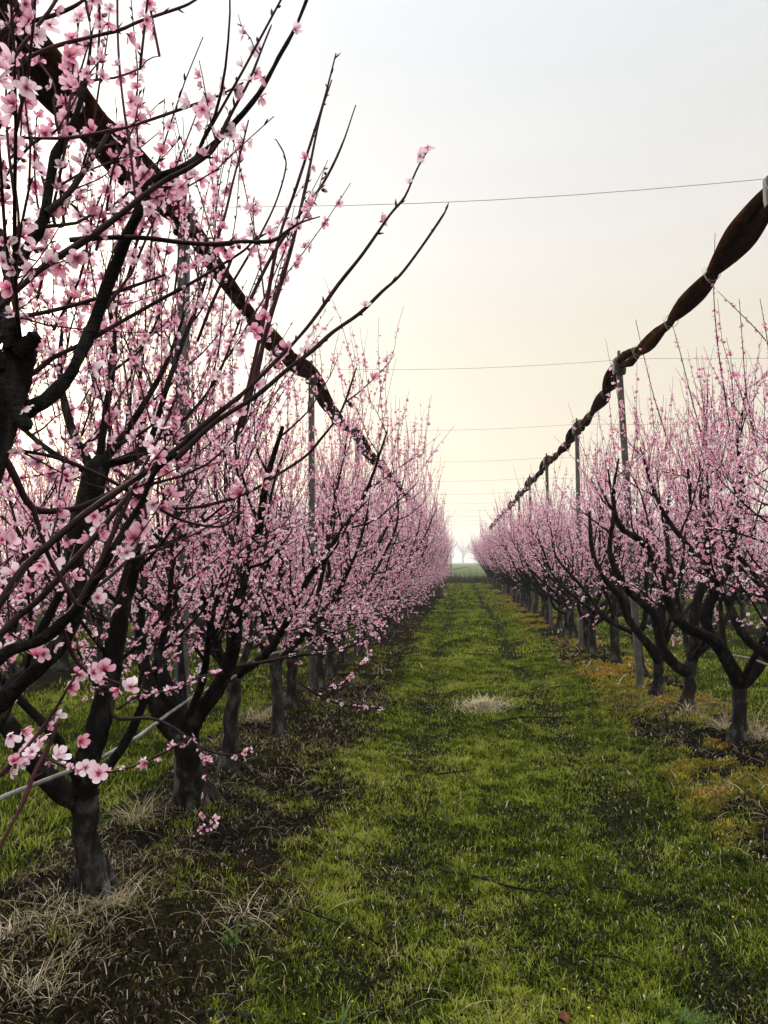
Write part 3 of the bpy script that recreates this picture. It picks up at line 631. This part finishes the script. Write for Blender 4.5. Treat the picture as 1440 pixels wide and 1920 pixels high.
for k, (x, y) in enumerate(HB):
    ob = bpy.data.objects.new('blossom', hbm[k % 5]); C.objects.link(ob); ob.parent = rootA
    d = 1.16+.30*min(1, x/700)+rgb_.normal(0, .015); p = P(x, y, d)
    dr = Vector(unit(rgb_.normal(size=3)+np.array([.1, -.45, .1]))); ob.rotation_euler = (dr.to_track_quat('Z', 'Y') @ Euler((0, 0, rgb_.uniform(0, 6))).to_quaternion()).to_euler()
    ob.location = Vector(p-A.base); s_ = .0165*rgb_.uniform(.85, 1.15); ob.scale = (s_, s_, s_)

# --- the next tree along: its trunk stands just outside the frame, its cut limb rises through the picture
B = Tree(102, 1, (-1.75, 2.12, float(gz(-1.75, 2.12))), .018)
B.ztop = 3.05; B.rmax = .008; fork = B.base+np.array([.03, .03, .66]); trunk_of(B, fork, .08)
p_, r_ = trace([(-60, 1350, 24), (0, 1319, 22), (31, 1284, 21), (78, 1244, 20), (115, 1203, 20), (140, 1150, 20), (146, 1090, 20), (138, 1030, 21), (152, 970, 22), (168, 920, 24), (180, 885, 28), (196, 862, 20)], 2.2, 2.45)
B.limb(np.vstack([[fork], p_]), np.concatenate([[.038], r_*.84]), sec=3, dens=28, ns=11, k=11)
for l in ([(190, 868, 12), (219, 834, 10), (259, 775, 9), (300, 706, 7), (322, 656, 5), (345, 590, 3)], [(200, 872, 10), (272, 844, 8), (312, 728, 7), (344, 637, 6), (369, 575, 5), (387, 519, 4), (405, 440, 2)],
          [(172, 880, 13), (140, 820, 12), (122, 760, 10), (112, 690, 7), (118, 600, 4)], [(185, 868, 11), (200, 760, 9), (215, 660, 7), (205, 560, 5), (222, 450, 3)], [(165, 885, 10), (100, 850, 8), (40, 800, 6), (-20, 740, 4)],
          [(190, 872, 8), (250, 850, 7), (330, 800, 5), (400, 720, 4), (450, 600, 2.5)]):
    p_, r_ = trace(l, 2.45, 2.65); B.limb(p_, r_*.7, sec=6, dens=28, ns=12, t0=.15, slen=(.2, .55))
for az, rc, tp in ((2.6, .8, 2.1), (-1.6, .7, 2.1), (.9, .7, 2.1)): B.limb_to(fork, az, rc, B.base[2]+tp, .026, sec=5.5, dens=28)
B.finish('tree with a thick cut limb ending in a dark knuckle of upright shoots', GL)

# --- first trunk wholly in the picture: forked, straw tufts at its foot
T1 = Tree(103, 1, gp(175, 1690), .0175); f1 = P(158, 1492, 3.33)
T1.ztop = 3.0; trunk_of(T1, f1, .058)
p_, r_ = trace([(158, 1492, 27), (162, 1431, 26), (178, 1384, 25), (190, 1337, 24), (203, 1281, 22), (213, 1228, 21), (220, 1181, 20), (228, 1140, 19), (244, 1080, 17), (254, 1030, 14), (262, 970, 11), (258, 890, 9), (268, 790, 6), (262, 720, 4), (270, 660, 2)], 3.33, 3.6)
T1.limb(p_, r_*.88, sec=6.5, dens=30, ns=13, t0=.25, k=11)
p_, r_ = trace([(152, 1500, 24), (110, 1478, 22), (72, 1437, 20), (40, 1394, 18), (0, 1337, 16), (-40, 1260, 14), (-70, 1150, 12), (-60, 1000, 9), (-40, 860, 5)], 3.33, 3.5)
T1.limb(p_, r_, sec=5, dens=30, ns=13, k=10)
for az, rc, tp in ((1.9, .75, 2.3), (.5, .55, 2.2), (-2.2, .6, 2.2)): T1.limb_to(f1, az, rc, T1.base[2]+tp, .024, sec=5.5, dens=28)
for l, d0, d1, ff in (([(214, 1290, 5), (215, 1345, 4.4), (281, 1347, 4), (328, 1366, 4), (369, 1397, 3.5), (406, 1412, 3), (450, 1416, 2.4), (470, 1405, 1.6)], 3.3, 2.9, 10), ([(369, 1397, 3), (385, 1420, 2.6), (388, 1470, 2.4), (380, 1520, 2.2), (402, 1540, 2), (385, 1553, 2), (340, 1578, 1.8), (285, 1580, 1.2)], 2.95, 2.7, 30),
                      ([(40, 1400, 3.2), (85, 1422, 3), (131, 1441, 2.8), (187, 1450, 2.8), (250, 1437, 2.8), (312, 1409, 2.6), (362, 1381, 2.2)], 3.1, 2.4, 24), ([(220, 1330, 3), (270, 1300, 2.8), (320, 1296, 2.4), (372, 1270, 2), (420, 1262, 1.4)], 3.2, 2.7, 30)):
    p_, r_ = trace(l, d0, d1); T1.tw.tube(p_, np.asarray(r_)*.75, 5, False); T1.put(p_, ff, .12, 1, False); T1.spikes(p_, .0016)
T1.finish('forked dark tree with straw tufts round its foot, the first trunk left of the lane', GL)

# --- second trunk: thick, three limbs, a low spray of flowers at its foot
T2 = Tree(104, 1, gp(365, 1520), .0170); f2 = P(345, 1372, 4.45)
T2.ztop = 2.95; trunk_of(T2, f2, .080)
for l, d1 in (([(338, 1385, 18), (318, 1370, 16), (297, 1337, 15), (280, 1290, 14), (272, 1250, 12), (262, 1180, 10), (270, 1080, 8), (250, 960, 5), (262, 850, 2)], 4.6),
              ([(345, 1372, 22), (332, 1337, 20), (312, 1290, 18), (300, 1245, 14), (306, 1180, 12), (330, 1100, 10), (322, 1000, 7), (345, 880, 4)], 4.9),
              ([(352, 1385, 19), (366, 1350, 18), (382, 1325, 17), (402, 1300, 17), (425, 1255, 16), (440, 1200, 15), (446, 1130, 13), (462, 1060, 11), (484, 990, 9), (500, 900, 7), (530, 800, 4)], 4.2)):
    p_, r_ = trace(l, 4.45, d1); T2.limb(p_, r_*.9, sec=6.5, dens=30, ns=13, t0=.22, k=9)
for az, rc, tp in ((-.9, .8, 2.2), (2.2, .6, 2.3)): T2.limb_to(f2, az, rc, T2.base[2]+tp, .026, sec=5.5, dens=28)
for l, d0, d1, ff in (([(440, 1250, 6), (500, 1240, 5), (560, 1228, 5), (620, 1222, 4), (680, 1200, 3), (720, 1160, 2)], 4.6, 4.8, 16), ([(560, 1280, 3), (610, 1310, 3), (660, 1325, 2.5), (715, 1328, 2)], 5.0, 5.1, 26), ([(600, 1290, 2.6), (640, 1285, 2.5), (670, 1255, 2.2), (692, 1232, 1.6)], 5.0, 5.1, 28)):
    p_, r_ = trace(l, d0, d1); T2.tw.tube(p_, np.asarray(r_)*.75, 5, False); T2.put(p_, ff*2.2, .1, 1, False); T2.spikes(p_, .002)
T2.finish('thick grey trunk with three limbs, second in the row left of the lane', GL)

# --- first trees of the right row
def right(seed, base, fk, limbs, label, r=.075, extra=(), whips=()):
    T = Tree(seed, 0, gp(*base), .0175); T.ztop = 3.3; T.zlow = 1.05; dep = depth(T.base); f = P(fk[0], fk[1], dep); trunk_of(T, f, r)
    for l, d1 in limbs:
        p_, r_ = trace(l, dep, dep+d1-fk[2]); T.limb(p_, r_*.85, sec=5.5, dens=27, ns=13, t0=.3, k=9)
    for az, rc, tp in extra: T.limb_to(f, az, rc, T.base[2]+tp, .028)
    for l, d0, ff in whips:
        p_, r_ = trace(l, d0); T.sh.tube(p_, r_*.35, 4, False); T.put(p_, ff, 0, .85, True); T.spikes(p_, .002)
    T.finish(label, GR)
right(201, (1385, 1400), (1388, 1285, 6.05), (
    ([(1388, 1285, 17), (1368, 1245, 16), (1343, 1206, 15), (1318, 1190, 13), (1285, 1175, 12), (1258, 1140, 11), (1240, 1090, 10), (1224, 1044, 9), (1199, 1012, 8), (1162, 987, 6), (1150, 930, 4), (1160, 860, 2)], 5.7),
    ([(1348, 1215, 12), (1324, 1169, 11), (1321, 1147, 11), (1343, 1106, 11), (1365, 1059, 10), (1375, 1000, 8), (1390, 920, 6), (1385, 830, 4), (1400, 720, 2)], 6.3),
    ([(1336, 1095, 8), (1326, 1050, 8), (1322, 1000, 7), (1300, 965, 5), (1290, 880, 3)], 6.2),
    ([(1390, 1285, 14), (1410, 1265, 14), (1430, 1235, 13), (1455, 1180, 12), (1480, 1100, 10), (1490, 980, 7), (1500, 860, 4)], 6.2)),
    'low-forked first trunk of the right row, one limb leaning over the strip', .058, ((-1.2, .8, 2.4), (1.6, .6, 2.5)),
      (([(1368, 800, 4), (1356, 720, 3.6), (1345, 640, 3), (1338, 540, 2.4), (1341, 437, 1.4)], 6.0, 44), ([(1470, 680, 4), (1420, 620, 3), (1380, 580, 2.4), (1345, 545, 1.5)], 5.8, 22), ([(1330, 860, 3.4), (1300, 760, 3), (1275, 660, 2.2), (1258, 600, 1.4)], 6.3, 14), ([(1420, 840, 3.4), (1400, 740, 3), (1392, 640, 2.2), (1386, 560, 1.4)], 6.2, 34), ([(1250, 820, 3), (1225, 740, 2.4), (1203, 650, 1.8), (1192, 600, 1.2)], 6.4, 18), ([(1450, 760, 3), (1440, 650, 2.4), (1425, 560, 1.6)], 6.1, 34))) 
right(202, (1290, 1345), (1295, 1240, 7.2), (
    ([(1292, 1262, 13), (1270, 1250, 12), (1246, 1222, 11), (1236, 1190, 10), (1229, 1155, 10), (1215, 1140, 9), (1177, 1106, 8), (1155, 1070, 7), (1143, 1030, 6), (1150, 960, 4), (1140, 880, 2)], 6.9),
    ([(1297, 1240, 12), (1302, 1200, 12), (1303, 1150, 11), (1318, 1080, 9), (1310, 1000, 7), (1325, 900, 4), (1318, 800, 2)], 7.4)),
    'second trunk of the row right of the lane, with a splintered pale root flare', .056, ((-1.1, .8, 2.4), (.2, .9, 2.4), (1.8, .6, 2.5)))
right(203, (1232, 1310), (1238, 1230, 8.15), (
    ([(1236, 1240, 12), (1215, 1208, 10), (1192, 1180, 9), (1172, 1150, 8), (1162, 1119, 8), (1130, 1080, 6), (1110, 1030, 5), (1105, 960, 3)], 7.9),
    ([(1240, 1230, 11), (1246, 1190, 10), (1240, 1140, 9), (1255, 1070, 7), (1250, 980, 4), (1262, 880, 2)], 8.3)),
    'third trunk of the row right of the lane, standing beside the leaning grey post', .056, ((-1.3, .8, 2.4), (.3, .9, 2.4), (1.7, .6, 2.5)))

# --- the rest of the orchard: a dozen grown trees, then copies of each with its parts
protos = [(vase(300+k) if k < 6 else vase(300+k, skirt=0, tops=(2.0, 2.4), cap=3.15)).finish('peach tree in pink blossom', None) for k in range(12)]
used = set()
def copy_tree(o, parent=None):
    c = o.copy(); C.objects.link(c)
    if parent is not None: c.parent = parent
    for ch in list(o.children): copy_tree(ch, c)
    return c
rt = np.random.default_rng(9)
def place(x, y, label, group, k):
    k = k % 6+(6 if x > 0 else 0)
    if k in used: o = copy_tree(protos[k])
    else: o = protos[k]; used.add(k)
    x = x+rt.normal(0, .05); z = float(gz(x, y))
    o.location = (x, y, z); o.rotation_euler = (rt.normal(0, .025), rt.normal(0, .025), rt.choice([0, math.pi])+rt.normal(0, .3)); s = rt.uniform(.93, 1.07); o.scale = (s, s, s*rt.uniform(.95, 1.05))
    o['label'] = label; o['group'] = group
k = 0
lp = [G(455, 1430), G(512, 1345), G(575, 1325)]; ly = [5.55, 6.75, 7.9]
y = 9.1
while y < LANE_END-1: ly.append(y); y += 1.19+rt.normal(0, .04)
for n, y in enumerate(ly):
    lab = f'{ORD[n+2]} trunk from the camera in the row left of the lane' if n < 13 else 'small far tree at the hazy end of the row left of the lane'
    if n == 0: lab = 'slim straight trunk, third in the row left of the lane, flowers hanging before its foot'
    place(-1.75, y, lab, GL, k); k += 5
y = 10.1; n = 3
while y < LANE_END-2:
    lab = f'{ORD[n]} trunk back from the camera in the row right of the lane' if n < 15 else 'small far tree at the hazy end of the row right of the lane'
    place(2.24-.10*min(1, (y-9)/15), y, lab, GR, k); k += 5; y += 1.19+rt.normal(0, .04); n += 1
place(2.38, 5.35, 'tree at the right edge whose flowering twigs hang in front of the first right-hand trunk', GR, k); k += 5
for xr, y0, y1, st, lab, grp in ((-5.8, 7.0, 40, 1.2, 'peach tree seen through the limbs of the row left of the lane', 'peach trees in the second row on the left'),
                                 (-9.85, 12.0, 44, 1.35, 'peach tree two rows in, glimpsed beyond the second row on the left', 'peach trees in the third row on the left'),
                                 (6.4, 14.0, 48, 1.2, 'peach tree seen through the limbs of the row right of the lane', 'peach trees in the second row on the right'),
                                 (10.45, 24.0, 50, 1.4, 'peach tree two rows in, glimpsed beyond the second row on the right', 'peach trees in the third row on the right')):
    y = y0
    while y < y1:
        place(xr, y, lab, grp, k); k += 5; y += st+rt.normal(0, .05)

# ------------------------------------------------------------------ posts, rolled hail nets, wires
TOP = 4.05
def post(x, y, lean, label, grp, shown=True):
    z0 = float(gz(x, y)); r_ = empty('concrete_post', (x, y, z0), label, 'post', grp)
    h = TOP-z0; b = MB(); k = .038
    vs, q = [], []
    for s in np.linspace(0, 1, 7):
        cx = lean*s; a = k*(1-.12*s); vs += [(cx-a, -a*.8, -.1+s*(h+.02)), (cx+a*.7, -a, -.1+s*(h+.02)), (cx+a, -a*.7, -.1+s*(h+.02)), (cx+a, a, -.1+s*(h+.02)), (cx-a, a, -.1+s*(h+.02))]
    for s in range(6):
        for c in range(5): q.append((s*5+c, s*5+(c+1) % 5, s*5+5+(c+1) % 5, s*5+5+c))
    b.raw(vs, q); b.build('shaft', M['concrete'], r_, smooth=False)
    c = MB(); c.tube([(lean, 0, h-.16), (lean, 0, h-.12), (lean, 0, h+.02), (lean, 0, h+.05)], [.075, .082, .08, .05], 10); c.tube([(lean, 0, h+.02), (lean, 0, h+.13)], [.022, .02], 6)
    c.build('cap', M['cap'], r_)
    return (x+lean, y, z0+h)
posts = {}
for nm, x, y0, y1, grp in (('left', -1.85, .5, 56, 'posts of the row left of the lane'), ('right', 2.12, 4.93, 56, 'posts of the row right of the lane')):
    y = y0; n = 0; posts[nm] = []
    while y < y1:
        if nm == 'left': lab = ['grey post at the very left, hidden behind near flowers', 'tall grey post rising through the flowers under the sagging net on the left', 'second grey post under the left net, half hidden by blossom'][n] if n < 3 else 'thin grey post deep in the row left of the lane, one of several alike'
        else: lab = ['grey post at the right edge where the net leaves the view', 'leaning grey post with a strong tilt beside the third right-hand trunk', 'second tall grey post along the right-hand net', 'third tall grey post along the right-hand net', 'fourth tall grey post along the right-hand net', 'fifth tall grey post along the right-hand net'][n] if n < 6 else 'thin grey post deep in the row right of the lane, one of several alike'
        posts[nm].append(post(x, y, -.13 if (nm, n) == ('right', 1) else rt.normal(0, .02), lab, grp)); y += 4.37; n += 1

def net(pts, sag, label, seed, fs=(0, .26, .52, .78), ro=.060, rl=.058, tight=.40):
    """a hail net rolled up on its cable: two twisted lobes of cloth, pinched where strings tie it"""
    rg = np.random.default_rng(seed); r_ = empty('rolled_hail_net', pts[0], label, 'hail net', 'rolled hail nets'); o_ = np.array(pts[0])
    S, W = [], []
    for a, b_ in zip(pts[:-1], pts[1:]):
        a, b_ = np.array(a), np.array(b_); n = 56
        for s in np.arange(n)/n:
            q = a+(b_-a)*s; q[2] -= sag*4*s*(1-s)+.03; S.append(q); W.append(s)
    S.append(np.array(pts[-1])-np.array([0, 0, .03])); W.append(0.0); S = np.array(S); W = np.array(W)
    L = np.concatenate([[0], np.cumsum(np.linalg.norm(np.diff(S, axis=0), axis=1))])
    ties = []; p = 0.0
    for k in range(len(pts)-1):
        ties += [k*4.37+f*4.37+rg.normal(0, .06)*(f > 0) for f in fs]
    ties.append(L[-1]); ties = np.array(ties)
    dmin = np.min(np.abs(L[:, None]-ties[None]), axis=1); pin = np.clip(dmin/.62, 0, 1)*np.interp(L, ties, .6+.4*rg.random(len(ties))); pin = tight+(1-tight)*np.sin(pin*math.pi/2)**.75
    ph = np.interp(L, ties, 2.2+np.arange(len(ties))*.8+rg.normal(0, .25, len(ties)))
    mb = MB()
    for lobe in (0, 1):
        off = (ro*pin)[:, None]*np.stack([np.cos(ph+lobe*math.pi), 0*ph, np.sin(ph+lobe*math.pi)], 1)
        k = 12; c = S+off; a = np.arange(k)*2*math.pi/k
        rr = (rl*pin)[:, None]*(1+.10*np.sin(2*a[None]+L[:, None]*1.7+lobe)+.11*np.sin(5*a[None]-L[:, None]*1.6+np.sin(L[:, None]*2.3))+rg.normal(0, .012, (len(S), k)))
        ring = c[:, None]+np.stack([rr*np.cos(a)[None], 0*rr, rr*np.sin(a)[None]], -1)
        b0_ = np.arange(len(S)-1)[:, None]*k; j = np.arange(k)[None]
        q = np.stack([b0_+j, b0_+(j+1) % k, b0_+k+(j+1) % k, b0_+k+j], -1).reshape(-1, 4)
        mb.raw(ring.reshape(-1, 3), q)
    mb.build('net_cloth', M['net'], r_, o_)
    for tl in ties[:24]:
        i_ = int(np.argmin(np.abs(L-tl))); c = S[i_]; m_ = MB()
        a = np.linspace(0, 2*math.pi, 13); m_.tube(np.stack([c[0]+.062*np.cos(a), c[1]+0*a, c[2]+.062*np.sin(a)], 1), .003, 5, False)
        q = [c+np.array([-.06, -.02, .05]), c+np.array([-.10, -.05+rg.normal(0, .03), .0]), c+np.array([-.08, -.10, -.09]), c+np.array([-.05, -.12, -.13])]; m_.tube(smooth(q, [.002]*4)[0], .002, 4, False)
        m_.build('tie_string', M['string'], r_, o_)
    return r_
net(posts['left'], .17, 'dark rolled net bundle slanting down behind the near flowers on the left', 31, (0, .36, .7), .052, .068, .70)
net([(posts['right'][0][0]-.0, .2, TOP)]+posts['right'] if False else posts['right'], .15, 'brown twisted net bundle tied with pale string along the right-hand posts', 32)
def wire(y, zl, label, grp):
    r_ = MB(); xs_ = np.linspace(-14, 15, 40); zz = TOP+.06-.05*np.abs(np.sin((xs_+1.9)/4.1*math.pi)); pts = np.stack([xs_, np.full(40, y), zz], 1)
    r_.tube(pts, .0022+.00012*y, 5, False); o_ = r_.build('cross_wire', M['wire']); tag(o_, label, 'wire', grp)
for n in range(11):
    yl = posts['left'][n+1][1] if n+1 < len(posts['left']) else 55; yr = posts['right'][n][1]
    r_ = MB(); xs_ = np.linspace(-14, 15, 60); f = (xs_+1.93)/(2.24+1.93); yy = yl+(yr-yl)*np.clip(f, 0, 1); zz = TOP+.03-.06*np.sin(np.clip(f % 1.0, 0, 1)*math.pi)
    r_.tube(np.stack([xs_, yy, zz], 1), .0017+.00006*yl, 5, False)
    o_ = r_.build('cross_wire', M['wire'])
    tag(o_, f'{["topmost", "second", "third", "fourth", "fifth", "sixth"][n]} thin wire crossing the sky between the posts, counted from the top' if n < 6 else 'hair-thin wire low in the sky above the lane end, one of several alike', 'wire', 'wires crossing the lane')
for x, dx, z, lab in ((-1.66, 0, .76, 'grey irrigation pipe strung along the trunks left of the lane'), (2.42, 0, .74, 'pale irrigation pipe strung along the trunks right of the lane')):
    yy = np.arange(.6, 56, .4); zz = z+.03*np.sin(yy*1.3)+.02*np.sin(yy*3.1)+.02*rt.normal(size=len(yy)).cumsum()*.05
    b_ = MB(); b_.tube(np.stack([x+.02*np.sin(yy*.9), yy, zz], 1), .0095, 8); tag(b_.build('irrigation_pipe', M['pipe']), lab, 'pipe', 'irrigation pipes')

# ------------------------------------------------------------------ small things on the ground
def tuft(px, py, n, h, spread, label, wd=.003, dry=True, seed=0, vmin=.45):
    rg = np.random.default_rng(seed); c = gp(px, py); a = rg.uniform(0, 2*math.pi, n); r_ = spread*np.minimum(np.abs(rg.normal(0, .62, n)), 1.15)
    xy = np.stack([c[0]+r_*np.cos(a), c[1]+r_*np.sin(a)], 1)
    o_ = blades('dry_grass_tuft' if dry else 'weed', xy, h*rg.lognormal(-.1, .45, n), wd*rg.uniform(.5, 1.3, n), rg.uniform(.1, 1.5, n), np.clip(rg.uniform(vmin, 1, n), 0, 1), 'straw' if dry else 'weed', lie=np.clip(rg.normal(.45, .33, n), 0, 1), seed=seed, off=c, yaw=a+rg.normal(0, 1.6, n))
    o_.location = Vector(c); tag(o_, label, 'dry grass' if dry else 'weed', 'dry grass tufts' if dry else 'small weeds')
tuft(905, 1318, 1100, .10, .27, 'pale mound of dead grass lying in the middle of the lane', .0055, True, 1, .62)
tuft(150, 1722, 200, .13, .24, 'pale straw tuft round the foot of the forked tree', .0028, True, 2)
tuft(215, 1720, 110, .12, .15, 'straw wisps on the lane side of the forked tree foot', .0028, True, 3)
tuft(445, 1712, 34, .15, .08, 'sparse wiry tuft of bleached stalks standing alone on dark soil', .0028, True, 4)
tuft(255, 1545, 90, .22, .08, 'upright straw tuft between the first two trunks of the left row', .0035, True, 5)
tuft(60, 1872, 130, .11, .20, 'bleached straw clump in the bottom left corner', .0026, True, 6)
tuft(25, 1780, 60, .13, .12, 'straw clump at the left border above the corner clump', .0026, True, 7)
tuft(490, 1360, 170, .18, .14, 'grey dry tuft at the foot of the fourth trunk on the left', .004, True, 8)
tuft(1362, 1388, 120, .24, .07, 'tall dry tuft leaning on the first trunk of the right row', .0045, True, 9)
tuft(1290, 1352, 60, .18, .10, 'pale splintered stalks at the foot of the second right-hand trunk', .008, True, 10)
tuft(1420, 1390, 120, .20, .12, 'dry stalks right of the first trunk in the right row', .004, True, 11)
tuft(430, 1762, 26, .05, .035, 'small fresh green weed on bare soil', .014, False, 12)
tuft(640, 1868, 40, .06, .05, 'low rosette of a pale green weed near the bottom edge', .013, False, 13)
tuft(1290, 1862, 400, .05, .10, 'small round cushion of green grass near the bottom right', .004, False, 14)
def twig(pts, r, label, side_=()):
    w_ = [gp(x, y)+np.array([0, 0, .025]) for x, y in pts]; c = w_[0]; b_ = MB(); p_, rr = smooth(w_, np.linspace(r, r*.4, len(w_)), 5)
    b_.tube(p_, rr, 6, True, rt, .08)
    for t_, l in side_:
        q, tg = at_t(p_, t_); b_.tube([q, q+unit(tg+np.array([.5, .3, .1]))*l], [r*.5, r*.2], 4)
    o_ = b_.build('fallen_twig', M['limb_bark'], None, c); o_.location = Vector(c); tag(o_, label, 'twig', 'fallen twigs')
twig([(830, 1622), (900, 1637), (970, 1652), (1060, 1662)], .008, 'long dark twig lying across the lane grass', ((.3, .12),))
twig([(1120, 1652), (1160, 1660), (1205, 1667)], .006, 'short twig beside the right wheel track')
twig([(935, 1344), (990, 1340), (1055, 1332)], .011, 'dark twig lying just in front of the pale grass mound')
twig([(815, 1440), (850, 1437), (882, 1434)], .008, 'small dark twig in the grass before the mound')
twig([(370, 1872), (460, 1880), (580, 1900), (720, 1912)], .010, 'dark branch lying along the bottom edge on bare soil', ((.5, .15),))
twig([(1110, 1772), (1160, 1782), (1230, 1805)], .005, 'thin bent twig near the bottom right track')
twig([(560, 1700), (640, 1722), (720, 1738)], .004, 'thin twig where the soil strip meets the grass')
# yellow dandelion heads and a red-brown dead leaf
fl = MB(); rg = np.random.default_rng(3)
for (px, py) in [(1041, 1692), (1030, 1610), (1054, 1610), (985, 1605), (1374, 1705), (1103, 1855), (1110, 1880), (570, 1872), (425, 1640), (530, 1730), (680, 1747), (655, 1745), (1057, 1828), (660, 1835)]:
    c = gp(px, py)+np.array([0, 0, .03]); a = np.arange(8)*2*math.pi/8
    b_ = MB(); b_.tube([c-np.array([0, 0, .04]), c], [  .001, .001], 4, False)
    v = np.vstack([np.stack([c[0]+.0065*np.cos(a), c[1]+.0065*np.sin(a), c[2]+0*a+.002], 1), [c+np.array([0, 0, .004])], [c-np.array([0, 0, .003])]]); b_.raw(v, None, [(q, (q+1) % 8, 8) for q in range(8)]+[((q+1) % 8, q, 9) for q in range(8)])
    o_ = b_.build('dandelion', M['dandelion'], None, c); o_.location = Vector(c); tag(o_, 'tiny yellow dandelion head in the lane turf', 'flower', 'dandelions in the turf')
c = gp(1058, 1876)+np.array([0, 0, .035]); b_ = MB()
gx, gy = np.meshgrid(np.linspace(-1, 1, 7), np.linspace(-1, 1, 5)); wv = .022*np.sqrt(np.clip(1-gx**2*.98, .02, 1))
v = np.stack([gx*.03, gy*wv*.8, .010*np.sin(gx*4.5+gy)+.012*gy**2], -1).reshape(-1, 3); ii, jj = np.meshgrid(np.arange(6), np.arange(4)); bb = (jj*7+ii).ravel()
b_.raw(v, np.stack([bb, bb+1, bb+8, bb+7], 1)); o_ = b_.build('dead_leaf', M['deadleaf']); o_.location = Vector(c); o_.rotation_euler = (.15, -.1, .5); tag(o_, 'curled red-brown dead leaf near the bottom edge of the lane', 'leaf')

# ------------------------------------------------------------------ beyond the orchard
def bare_tree(x, y, h, seed, label):
    T = Tree(seed, 0, (x, y, -.05)); rg = T.rng; s = h/7.0
    T.trunk.tube([T.base, T.base+np.array([0, 0, 1.6])*s, T.base+np.array([.1, 0, 3.2])*s], np.array([.26, .19, .15])*s, 8)
    for k_ in range(9):
        z = rg.uniform(1.4, 3.2)*s; az = k_*2.4+rg.normal(0, .3); mb = MB(); d = np.array([math.cos(az)*.75, math.sin(az)*.75, .8])
        p_, r_ = grow(rg, T.base+np.array([.03*z, 0, z]), d, rg.uniform(2.6, 4.2)*s, .10*s, .02*s, 7, .12, .06); mb.tube(p_, r_, 5)
        for t_ in np.linspace(.25, .98, 10):
            q, tg = at_t(p_, t_); pp, rr = grow(rg, q, unit(tg+rg.normal(0, .6, 3)+np.array([0, 0, .2])), rg.uniform(.7, 1.7)*s, .035*s, .012*s, 5, .16, .05); mb.tube(pp, rr, 3)
            for u_ in (.35, .6, .85):
                q2, t2 = at_t(pp, u_); p3, r3 = grow(rg, q2, unit(t2+rg.normal(0, .6, 3)), rg.uniform(.3, .8)*s, .018*s, .008*s, 3, .15, .05); T.tw.tube(p3, r3, 3)
        T.limbs.append(mb)
    T.finish(label, None, 'bare_tree')
q = P(868, 1055, 1.0)-MWn[:3, 3]; q = q/q[1]
bare_tree(q[0]*1100, 1100, 36, 501, 'pale bare tree in the mist beyond the far field')
bare_tree(q[0]*1300+40, 1300, 28, 502, 'fainter bare tree in the mist behind the first one')
bare_tree(q[0]*1250-32, 1250, 24, 503, 'low faint bare tree left of the clear one in the mist')
fp = G(846, 1090); fp = np.array([P(846, 1070, 58.5)[0], 58.5, 0.0]); r_ = empty('field_post', fp, 'thin post with a cross rail at the far end of the lane', 'post')
b_ = MB(); b_.tube([(0, 0, -.1), (0, 0, 1.0), (.01, 0, 2.15)], [.045, .042, .04], 7); b_.build('shaft', M['concrete'], r_)
b_ = MB(); b_.tube([(-1.6, 0, .95), (0, 0, 1.0), (1.3, .1, 1.25)], [.02, .02, .015], 5); b_.build('rail', M['limb_bark'], r_)

# ------------------------------------------------------------------ haze in the air
hz = MB(); hz.box((0, 740, 19), (440, 790, 20)); hz_m = bpy.data.materials.new('haze'); hz_m.use_nodes = True; t = hz_m.node_tree; t.nodes.clear()
o = t.nodes.new('ShaderNodeOutputMaterial'); pv = t.nodes.new('ShaderNodeVolumePrincipled'); pv.inputs['Color'].default_value = (.93, .95, .97, 1); pv.inputs['Density'].default_value = .0007; pv.inputs['Anisotropy'].default_value = .2
t.links.new(pv.outputs[0], o.inputs['Volume']); tag(hz.build('haze', hz_m, smooth=False), kind='stuff')
